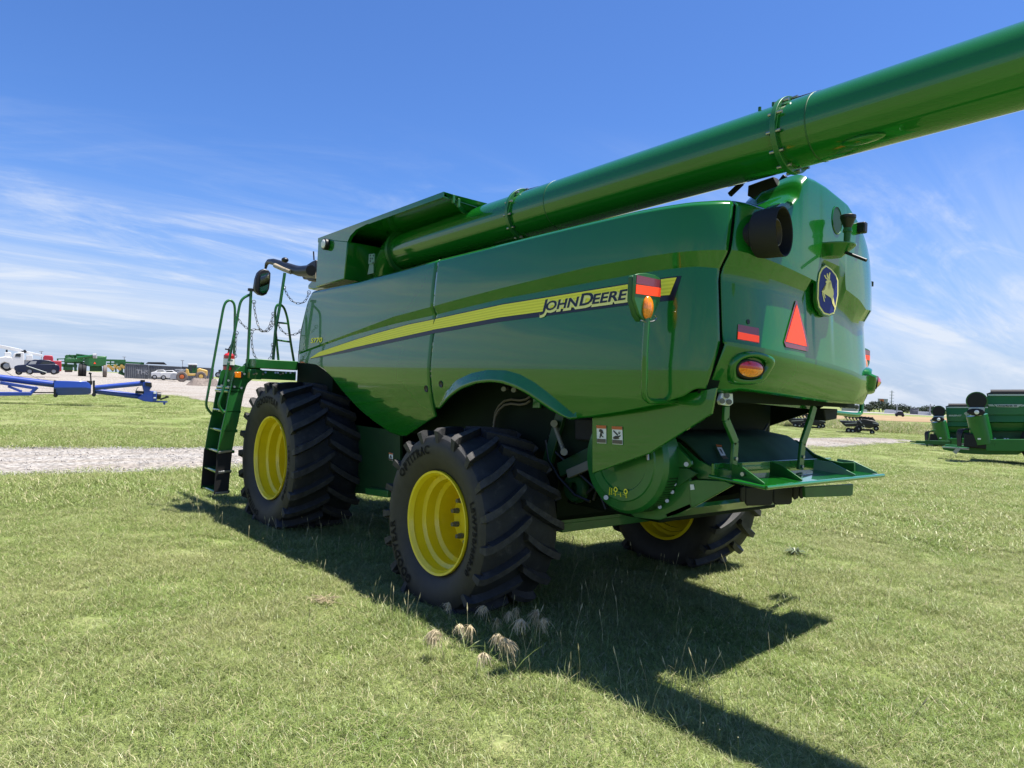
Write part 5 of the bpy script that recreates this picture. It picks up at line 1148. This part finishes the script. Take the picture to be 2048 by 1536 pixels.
# distant things
b = BG('billboard', 'tall billboard with orange and blue picture above the far trees', 'billboard', 1766, 430)
P = [b.L(*p) for p in ((1755.5, 797), (1776, 798), (1775, 812), (1756, 811))]
mb = MB(); mb.prism(P, (0, .6, 0)); pb = mb.build('panel', m_grey, b.root); b.slab('panel_picture', m_orange_label, [(1759, 799), (1767, 798.5), (1768, 803), (1760, 803.5)], -.1, .05, 0, pb); b.slab('panel_picture', m_blue, [(1757, 805), (1775, 806), (1775, 808), (1757, 807)], -.1, .05, 0, pb)
mb = MB()
for px in (1759, 1766, 1773): mb.beam(b.L(px, 810), V((b.L(px, 810).x, 0, -3)), .5, .5)
mb.build('post', m_grey, b.root)
b = BG('sign_board', 'low roadside sign board between the tree line and the grain carts', 'sign', 1828, 330)
mb = MB(); mb.prism([b.L(*p) for p in ((1824, 817), (1838, 817.5), (1837, 822.5), (1824, 822))], (0, .5, 0)); mb.build('panel', m_grey, b.root)
mb = MB(); mb.prism([b.L(*p) for p in ((1819, 820), (1822, 816.5), (1836, 816.8), (1836, 829), (1820, 829))], (0, 5, 0)); mb.build('sign_base', m_cont, b.root)
for px, yt, yb_, d, lab in ((1784, 781, 813, 420, 'tall power pole with many short arms beside the billboard'), (1795, 808, 828, 300, 'short thin pole between the billboard and the sign board'), (1861, 808, 832, 330, 'far power pole with crossarms left of the farther grain cart')):
    b = BG('power_pole', lab, 'power pole', px, d, 'poles along the far road'); t = b.L(px, yt); mb = MB(); mb.cyl((0,0,-1), (t.x, 0, t.z), .28, 8, 0, .2)
    for k in range(4): mb.box((t.x, 0, t.z - .8 - k*1.6), (2.2, .2, .2))
    mb.build('pole', m_grey, b.root)
m_leaf = mat('far_foliage', (.028, .045, .022), .8, noise=.5, nscale=.5)
m_trunk = mat('bark', (.06, .05, .04), .9)
def tree(px, d, ht, wd, parts=520):
    b = BG('tree', 'dark green broadleaf tree in the far tree line behind the tan field', 'tree', px, d, 'trees along the far road'); mb = MB(); mb.cyl((0,0,-.2), (0,0,ht*.45), ht*.035, 7, 0, ht*.02); mb.build('trunk', m_trunk, b.root)
    mb = MB(); cl = [(random.uniform(-.32, .32)*wd, random.uniform(-.3, .3)*wd, ht*random.uniform(.35, .8), random.uniform(.16, .30)*wd) for _ in range(11)]
    for k in range(parts):
        cx_, cy_, cz_, r = random.choice(cl); v = V((random.gauss(0, 1), random.gauss(0, 1), random.gauss(0, 1))).normalized()*r*random.uniform(.75, 1.1); v.z *= .75; c = V((cx_, cy_, max(.4, cz_))) + v; s_ = wd*random.uniform(.025, .06)
        a = V((random.gauss(0, 1), random.gauss(0, 1), random.gauss(0, 1))).normalized(); t = a.orthogonal().normalized(); u = a.cross(t); mb.add([c + t*s_, c + u*s_*.7, c - t*s_, c - u*s_*.7], [(0, 1, 2, 3)])
    mb.build('crown', m_leaf, b.root, smooth=0, fix=False)
for px in (1694, 1704, 1716, 1733, 1742, 1750, 1761, 1772, 1781, 1789, 1797, 1807, 1816, 1841, 1850, 1856, 1864, 1872):
    tree(px, random.uniform(350, 400), random.uniform(2.6, 3.8) + (1.3 if 1745 < px < 1796 else 0), random.uniform(5, 9))
for i, (px, w_, h_, d) in enumerate(((1782, 4.2, 1.5, 330), (1799, 3.0, 1.3, 325), (1700, 6, 1.1, 345), (1850, 5, 1.4, 330), (1726, 4, 1.1, 345))):
    b = BG('white_shed', ['low white shed under the billboard poles', 'long white trailer shed right of the billboard', 'long low shed at the left end of the far tree line', 'white shed close to the farther grain cart', 'low pale shed left of the billboard'][i], 'shed', px, d, 'pale sheds along the far road')
    mb = MB(); mb.prism([V((-w_/2, 0, 0)), V((-w_/2, 0, h_*.75)), V((-w_/2+.5, 0, h_)), V((w_/2-.5, 0, h_)), V((w_/2, 0, h_*.75)), V((w_/2, 0, 0))], (0, 4, 0)); mb.build('shed_body', m_white if i != 2 else m_grey, b.root)
b = BG('dark_car', 'small dark car driving on the far road before the sign board', 'car', 1801, 210); mb = MB(); mb.prism([V(p) for p in ((-1.0, 0, .3), (-1.0, 0, .8), (-.6, 0, .9), (-.3, 0, 1.35), (.6, 0, 1.35), (1.0, 0, .9), (1.2, 0, .3))], (0, 1.6, 0)); mb.build('body', m_suv, b.root)
for wx in (-.6, .8): mb = MB(); mb.cyl((wx, -.05, .3), (wx, .2, .3), .3, 12); mb.build('wheel', m_blackm, b.root)
# ------------------------------------------------------------------ grass
def leaf_mat(name, c, var=.35, trans=.35, ns=.6, c2=None):
    m = bpy.data.materials.new(name); m.use_nodes = True; nt = m.node_tree; nt.nodes.clear(); N = nt.nodes.new; Lk = nt.links.new
    o = N('ShaderNodeOutputMaterial'); d = N('ShaderNodeBsdfDiffuse'); t = N('ShaderNodeBsdfTranslucent'); mx = N('ShaderNodeMixShader'); mx.inputs[0].default_value = trans
    g = N('ShaderNodeNewGeometry'); n = N('ShaderNodeTexNoise'); n.inputs['Scale'].default_value = ns; n.inputs['Detail'].default_value = 6; Lk(g.outputs['Position'], n.inputs['Vector'])
    n2 = N('ShaderNodeTexNoise'); n2.inputs['Scale'].default_value = 23; Lk(g.outputs['Position'], n2.inputs['Vector'])
    mr = N('ShaderNodeMapRange'); mr.inputs[1].default_value = .35; mr.inputs[2].default_value = .65; Lk(n.outputs['Fac'], mr.inputs[0])
    m1 = N('ShaderNodeMix'); m1.data_type = 'RGBA'; m1.inputs[6].default_value = (*c, 1); m1.inputs[7].default_value = (*(c2 or c), 1); Lk(mr.outputs[0], m1.inputs['Factor'])
    m2 = N('ShaderNodeMapRange'); m2.inputs[1].default_value = .3; m2.inputs[2].default_value = .7; m2.inputs[3].default_value = 1-var; m2.inputs[4].default_value = 1+var; Lk(n2.outputs['Fac'], m2.inputs[0])
    vm = N('ShaderNodeVectorMath'); vm.operation = 'SCALE'; Lk(m1.outputs[2], vm.inputs[0]); Lk(m2.outputs[0], vm.inputs['Scale'])
    Lk(vm.outputs[0], d.inputs['Color']); Lk(vm.outputs[0], t.inputs['Color']); Lk(d.outputs[0], mx.inputs[1]); Lk(t.outputs[0], mx.inputs[2])
    gl = N('ShaderNodeBsdfGlossy'); gl.inputs['Roughness'].default_value = .42; gl.inputs['Color'].default_value = (1, 1, .92, 1); mg = N('ShaderNodeMixShader'); mg.inputs[0].default_value = .03
    Lk(mx.outputs[0], mg.inputs[1]); Lk(gl.outputs[0], mg.inputs[2]); Lk(mg.outputs[0], o.inputs[0]); return m
g_a = leaf_mat('grass_green', (.185, .25, .066), c2=(.255, .288, .108))
g_b = leaf_mat('grass_fresh', (.21, .292, .068), c2=(.28, .312, .112))
g_s = leaf_mat('grass_straw', (.46, .41, .23), c2=(.40, .37, .20), trans=.2)
g_d = leaf_mat('dry_seed', (.60, .50, .33), .35, .3, c2=(.48, .40, .25))
GM = [g_a, g_b, g_s, g_d]
rnd = random.Random(11)
def blade(mb, x, y, h, w, lean, mi, seg=3, curl=1.0, z0=0):
    a = rnd.uniform(0, 2*math.pi); dx, dy = math.cos(a), math.sin(a); sa = a + rnd.uniform(.8, 2.3); wx, wy = math.cos(sa)*w/2, math.sin(sa)*w/2; vs = []
    for i in range(seg):
        t = i/seg; o = lean*h*t**(1+curl*.6); z = z0 + h*t*(1-.25*lean*t); k = 1-t*.5
        vs += [(x+dx*o-wx*k, y+dy*o-wy*k, z), (x+dx*o+wx*k, y+dy*o+wy*k, z)]
    vs.append((x+dx*lean*h, y+dy*lean*h, z0 + h*(1-.25*lean))); fs = [(2*i, 2*i+1, 2*i+3, 2*i+2) for i in range(seg-1)] + [(2*seg-2, 2*seg-1, 2*seg)]
    mb.add(vs, fs, mi)
def proto(kind, i):
    mb = MB()
    if kind == 'lawn':
        for _ in range(250):
            r = .21*math.sqrt(rnd.random()); a = rnd.uniform(0, 6.283); q = rnd.random(); mi = 2 if q < .13 else (1 if q < .6 else 0)
            blade(mb, r*math.cos(a), r*math.sin(a), rnd.uniform(.025, .07), rnd.uniform(.0025, .0045), rnd.uniform(.6, 1.9), mi)
    elif kind == 'far':
        for _ in range(230):
            r = .5*math.sqrt(rnd.random()); a = rnd.uniform(0, 6.283); q = rnd.random(); mi = 2 if q < .13 else (1 if q < .6 else 0)
            blade(mb, r*math.cos(a), r*math.sin(a), rnd.uniform(.04, .10), rnd.uniform(.006, .011), rnd.uniform(.7, 1.9), mi, 2)
    elif kind == 'tall':
        for _ in range(34):
            r = .14*math.sqrt(rnd.random()); a = rnd.uniform(0, 6.283); q = rnd.random(); mi = 2 if q < .1 else (1 if q < .6 else 0)
            blade(mb, r*math.cos(a), r*math.sin(a), rnd.uniform(.07, .19), rnd.uniform(.0028, .0045), rnd.uniform(.3, 1.1), mi, 4)
        for _ in range(1):
            r = .12*rnd.random(); a = rnd.uniform(0, 6.283); x, y = r*math.cos(a), r*math.sin(a); h = rnd.uniform(.15, .30); lx, ly = rnd.uniform(-.08, .08), rnd.uniform(-.08, .08)
            mb.tube([(x, y, 0), (x+lx*.4, y+ly*.4, h*.6), (x+lx, y+ly, h)], .0016, 3, 2, False); mb.tube([(x+lx, y+ly, h), (x+lx*1.15, y+ly*1.15, h+.02), (x+lx*1.35, y+ly*1.35, h+.06)], [.002, .0055, .001], 4, 2, False)
    elif kind == 'weed':
        for _ in range(120):
            r = .6*math.sqrt(rnd.random()); a = rnd.uniform(0, 6.283); q = rnd.random(); mi = 3 if q < .25 else (0 if q < .75 else 1)
            blade(mb, r*math.cos(a), r*math.sin(a), rnd.uniform(.25, .8), rnd.uniform(.02, .05), rnd.uniform(.2, .9), mi, 3)
    elif kind == 'daisy':
        for _ in range(4):
            x, y = rnd.uniform(-.15, .15), rnd.uniform(-.15, .15); h = rnd.uniform(.08, .16); mb.tube([(x, y, 0), (x+.01, y, h)], .0012, 3, 0, False); mb.ell((x+.01, y, h), .005, .005, .004, 6, 4, 2)
    me = bpy.data.meshes.new('grass_tuft'); me.from_pydata(mb.v, [], mb.f)
    for m in GM + [m_label]: me.materials.append(m)
    me.polygons.foreach_set('material_index', mb.m); me.update()
    return bpy.data.objects.new('grass_tuft', me)
def scatter(name, kind, pts, nvar, smin, smax):
    c = bpy.data.collections.new('tufts_'+kind)
    for i in range(nvar): c.objects.link(proto(kind, i))
    me = bpy.data.meshes.new(name); me.from_pydata(pts, [], []); o = bpy.data.objects.new(name, me); col.objects.link(o); tag(o, kind='stuff')
    ng = bpy.data.node_groups.new(name, 'GeometryNodeTree'); ng.interface.new_socket('Geometry', in_out='INPUT', socket_type='NodeSocketGeometry'); ng.interface.new_socket('Geometry', in_out='OUTPUT', socket_type='NodeSocketGeometry')
    N = ng.nodes.new; Lk = ng.links.new; gi, go = N('NodeGroupInput'), N('NodeGroupOutput'); ip = N('GeometryNodeInstanceOnPoints'); ci = N('GeometryNodeCollectionInfo'); ci.inputs[0].default_value = c
    ci.inputs['Separate Children'].default_value = True; ci.inputs['Reset Children'].default_value = True; ip.inputs['Pick Instance'].default_value = True
    rv = N('FunctionNodeRandomValue'); rv.data_type = 'FLOAT_VECTOR'; rv.inputs[0].default_value = (-.1, -.1, 0); rv.inputs[1].default_value = (.1, .1, 6.283)
    rs = N('FunctionNodeRandomValue'); rs.data_type = 'FLOAT'; rs.inputs[2].default_value = smin; rs.inputs[3].default_value = smax; rs.inputs['Seed'].default_value = 5
    Lk(gi.outputs[0], ip.inputs['Points']); Lk(ci.outputs[0], ip.inputs['Instance']); Lk(rv.outputs[0], ip.inputs['Rotation']); Lk(rs.outputs[1], ip.inputs['Scale']); Lk(ip.outputs[0], go.inputs[0])
    md = o.modifiers.new('g', 'NODES'); md.node_group = ng; return o
def inpoly(x, y, P):
    c = False; j = len(P)-1
    for i in range(len(P)):
        if (P[i].y > y) != (P[j].y > y) and x < (P[j].x-P[i].x)*(y-P[i].y)/(P[j].y-P[i].y)+P[i].x: c = not c
        j = i
    return c
ROAD = ROADF + ROADN[::-1]; LOT = LOTN + [gaz(px, 210) for px in (700, 344, 0, -300)]
def wedge(n, r0, r1, a0=-4, a1=84, keep=None):
    out = []
    while len(out) < n:
        r = math.sqrt(rnd.uniform(r0*r0, r1*r1)); a = R_(rnd.uniform(a0, a1)); x = CAM.x + r*math.sin(a); y = CAM.y + r*math.cos(a)
        if r > 9 and (inpoly(x, y, ROAD) or (r > 25 and inpoly(x, y, LOT))): continue
        if keep and not keep(x, y): continue
        out.append((x, y, terr(x, y)))
    return out
scatter('lawn_grass', 'lawn', wedge(6800, 2.2, 14), 8, .7, 1.3)
def stone():
    mb = MB()
    for _ in range(14):
        x, y, r = rnd.uniform(-.35, .35), rnd.uniform(-.35, .35), rnd.uniform(.008, .026); mb.ell((x, y, r*.4), r, r*rnd.uniform(.6, 1), r*.7, 6, 4, 0 if rnd.random() < .75 else 1)
    me = bpy.data.meshes.new('stones'); me.from_pydata(mb.v, [], mb.f); me.materials.append(m_stone); me.materials.append(m_stoned); me.polygons.foreach_set('material_index', mb.m); return bpy.data.objects.new('stones', me)
m_stone = mat('pale_stone', (.42, .40, .38), .85); m_stoned = mat('grey_stone', (.14, .13, .125), .85)
rp_pts = []
while len(rp_pts) < 1500:
    k = rnd.random(); i = int(rnd.random()*(len(ROADF)-1)); a, b_ = ROADF[i].lerp(ROADF[i+1], k), ROADN[i].lerp(ROADN[i+1], k); p = a.lerp(b_, rnd.choice((rnd.random(), rnd.gauss(.02, .03), rnd.gauss(.98, .03))))
    rp_pts.append((p.x, p.y, terr(p.x, p.y)+.012))
_old = proto
proto = lambda kind, i: stone() if kind == 'stone' else _old(kind, i)
scatter('road_stones', 'stone', rp_pts, 5, .45, .95)
scatter('field_grass', 'far', wedge(4200, 13, 30) + wedge(5200, 28, 75), 5, .8, 1.5)
und = lambda x, y: -3.0 < x < 2.6 and -3.2 < y < 6.5 and rnd.random() < (.9 if y > -2.6 else .6)*(1 - .35*abs(math.sin(x*3.1)*math.cos(y*2.3)))
scatter('tall_grass', 'tall', wedge(280, 2.5, 16, 0, 80, und) + [tuple(Z(px + rnd.uniform(-16, 16), py + rnd.uniform(-8, 8), -.04)) for px, py in ((790, 1235), (800, 1250), (770, 1240), (815, 1260), (1040, 1345), (1340, 1400), (1400, 1385), (430, 1050), (395, 1045)) for _ in range(3)] + wedge(60, 4, 14), 5, .7, 1.1)
scatter('clover_flowers', 'daisy', wedge(24, 3, 12, 10, 70, lambda x, y: -3.2 < x < -.5 and -3.6 < y < 3), 3, .8, 1.2)
wp = []
for _ in range(620):
    px = rnd.uniform(1540, 1900); d = rnd.uniform(68, 104); p = gaz(px, d); wp.append((p.x, p.y, p.z - .15))
scatter('bank_weeds', 'weed', wp, 4, .5, 1.1)
# dry drooping seedheads by the rear wheel
def seedhead():
    root = empty('dry_seedhead', (0,0,0)); h = .22; mb = MB(); mb.tube([(0,0,0), (.01, 0, h*.6), (.03, 0, h), (.06, 0, h+.012), (.085, 0, h-.01)], .0022, 5, 0, False); mb.build('stem', g_s, root, smooth=60)
    mb = MB()
    for _ in range(rnd.randint(34, 60)):
        x = .02 + rnd.uniform(0, .07); z = h + .01 - abs(x-.06)*.5; dx, dy = rnd.gauss(.012, .034), rnd.gauss(0, .032); L = rnd.uniform(.035, .12); w_ = .0028; vs = []
        for i in range(4):
            t = i/3; k = (1-t*.55); p = V((x+dx*t, dy*t**.7, z - L*t + .01*math.sin(t*3))); vs += [p + V((w_*k, rnd.uniform(-.002, .002), 0)), p - V((w_*k, 0, 0))]
        mb.add(vs, [(0, 1, 3, 2), (2, 3, 5, 4), (4, 5, 7, 6)])
    mb.build('seed_tuft', g_d, root, smooth=0, fix=False)
    mb = MB()
    for _ in range(5): blade(mb, rnd.uniform(-.02, .02), rnd.uniform(-.02, .02), rnd.uniform(.1, .24), .005, rnd.uniform(.4, 1.3), 0, 4)
    mb.build('blade', g_b, root, smooth=0, fix=False); return root
sh_ = [seedhead() for _ in range(4)]
for i, (px, py, sc_) in enumerate(((853, 1285, .9), (893, 1285, 1.1), (906, 1302, 1.0), (925, 1265, 1.0), (965, 1290, 1.2), (1003, 1302, 1.2), (1030, 1322, 1.1), (960, 1322, .8), (1036, 1235, 1.2), (1048, 1240, 1.0), (1070, 1268, 1.2), (1080, 1262, 1.0), (1030, 1268, 1.1), (988, 1226, 1.1), (1002, 1236, .9), (945, 1262, .9), (912, 1222, .9), (1020, 1295, 1.0))):
    o = sh_[i] if i < 4 else copy_tree(sh_[i % 4]); o.location = Z(px + rnd.uniform(-22, 10), py + rnd.uniform(24, 48), -.02); sc_ *= rnd.uniform(.75, 1.15); o.rotation_euler = (rnd.uniform(-.3, .3), rnd.uniform(-.2, .2), rnd.uniform(0, 6.28)); o.scale = (sc_, sc_, sc_)
    tag(o, 'drooping tan dry seedhead in the weed clump below the rear wheel', 'dry weed', 'dry seedheads by the rear wheel')
mb = MB()
for _ in range(70):
    x, y = rnd.gauss(0, .05), rnd.gauss(0, .035); a = rnd.uniform(0, 6.28); L = rnd.uniform(.04, .12); z = rnd.uniform(.05, .085); mb.beam((x, y, z), (x+L*math.cos(a), y+L*math.sin(a), z+rnd.uniform(-.02, .02)), .004, .003)
o = mb.build('straw_wisp', g_d, smooth=0); o.location = Z(648, 1212, -.04); tag(o, 'small wisp of pale straw on the sunlit lawn left of the wheels', 'straw')
m_weed = leaf_mat('grey_weed_leaf', (.12, .15, .09), .3, .2)
mb = MB()
for k in range(40):
    a = rnd.uniform(0, 6.28); L = rnd.uniform(.07, .24); u = V((math.cos(a), math.sin(a), 0)); s_ = V((-u.y, u.x, 0)); z = rnd.uniform(.06, .11); w_ = .014
    mb.add([V((0,0,.05)), u*L*.5 + s_*w_ + V((0,0,z)), u*L + V((0,0,z*.8)), u*L*.5 - s_*w_ + V((0,0,z))], [(0, 1, 2, 3)])
o = mb.build('broadleaf_weed', m_weed, smooth=0); o.location = Z(1590, 1112, -.04); tag(o, 'low grey-green broadleaf weed on the lawn right of the far rear wheel', 'weed')
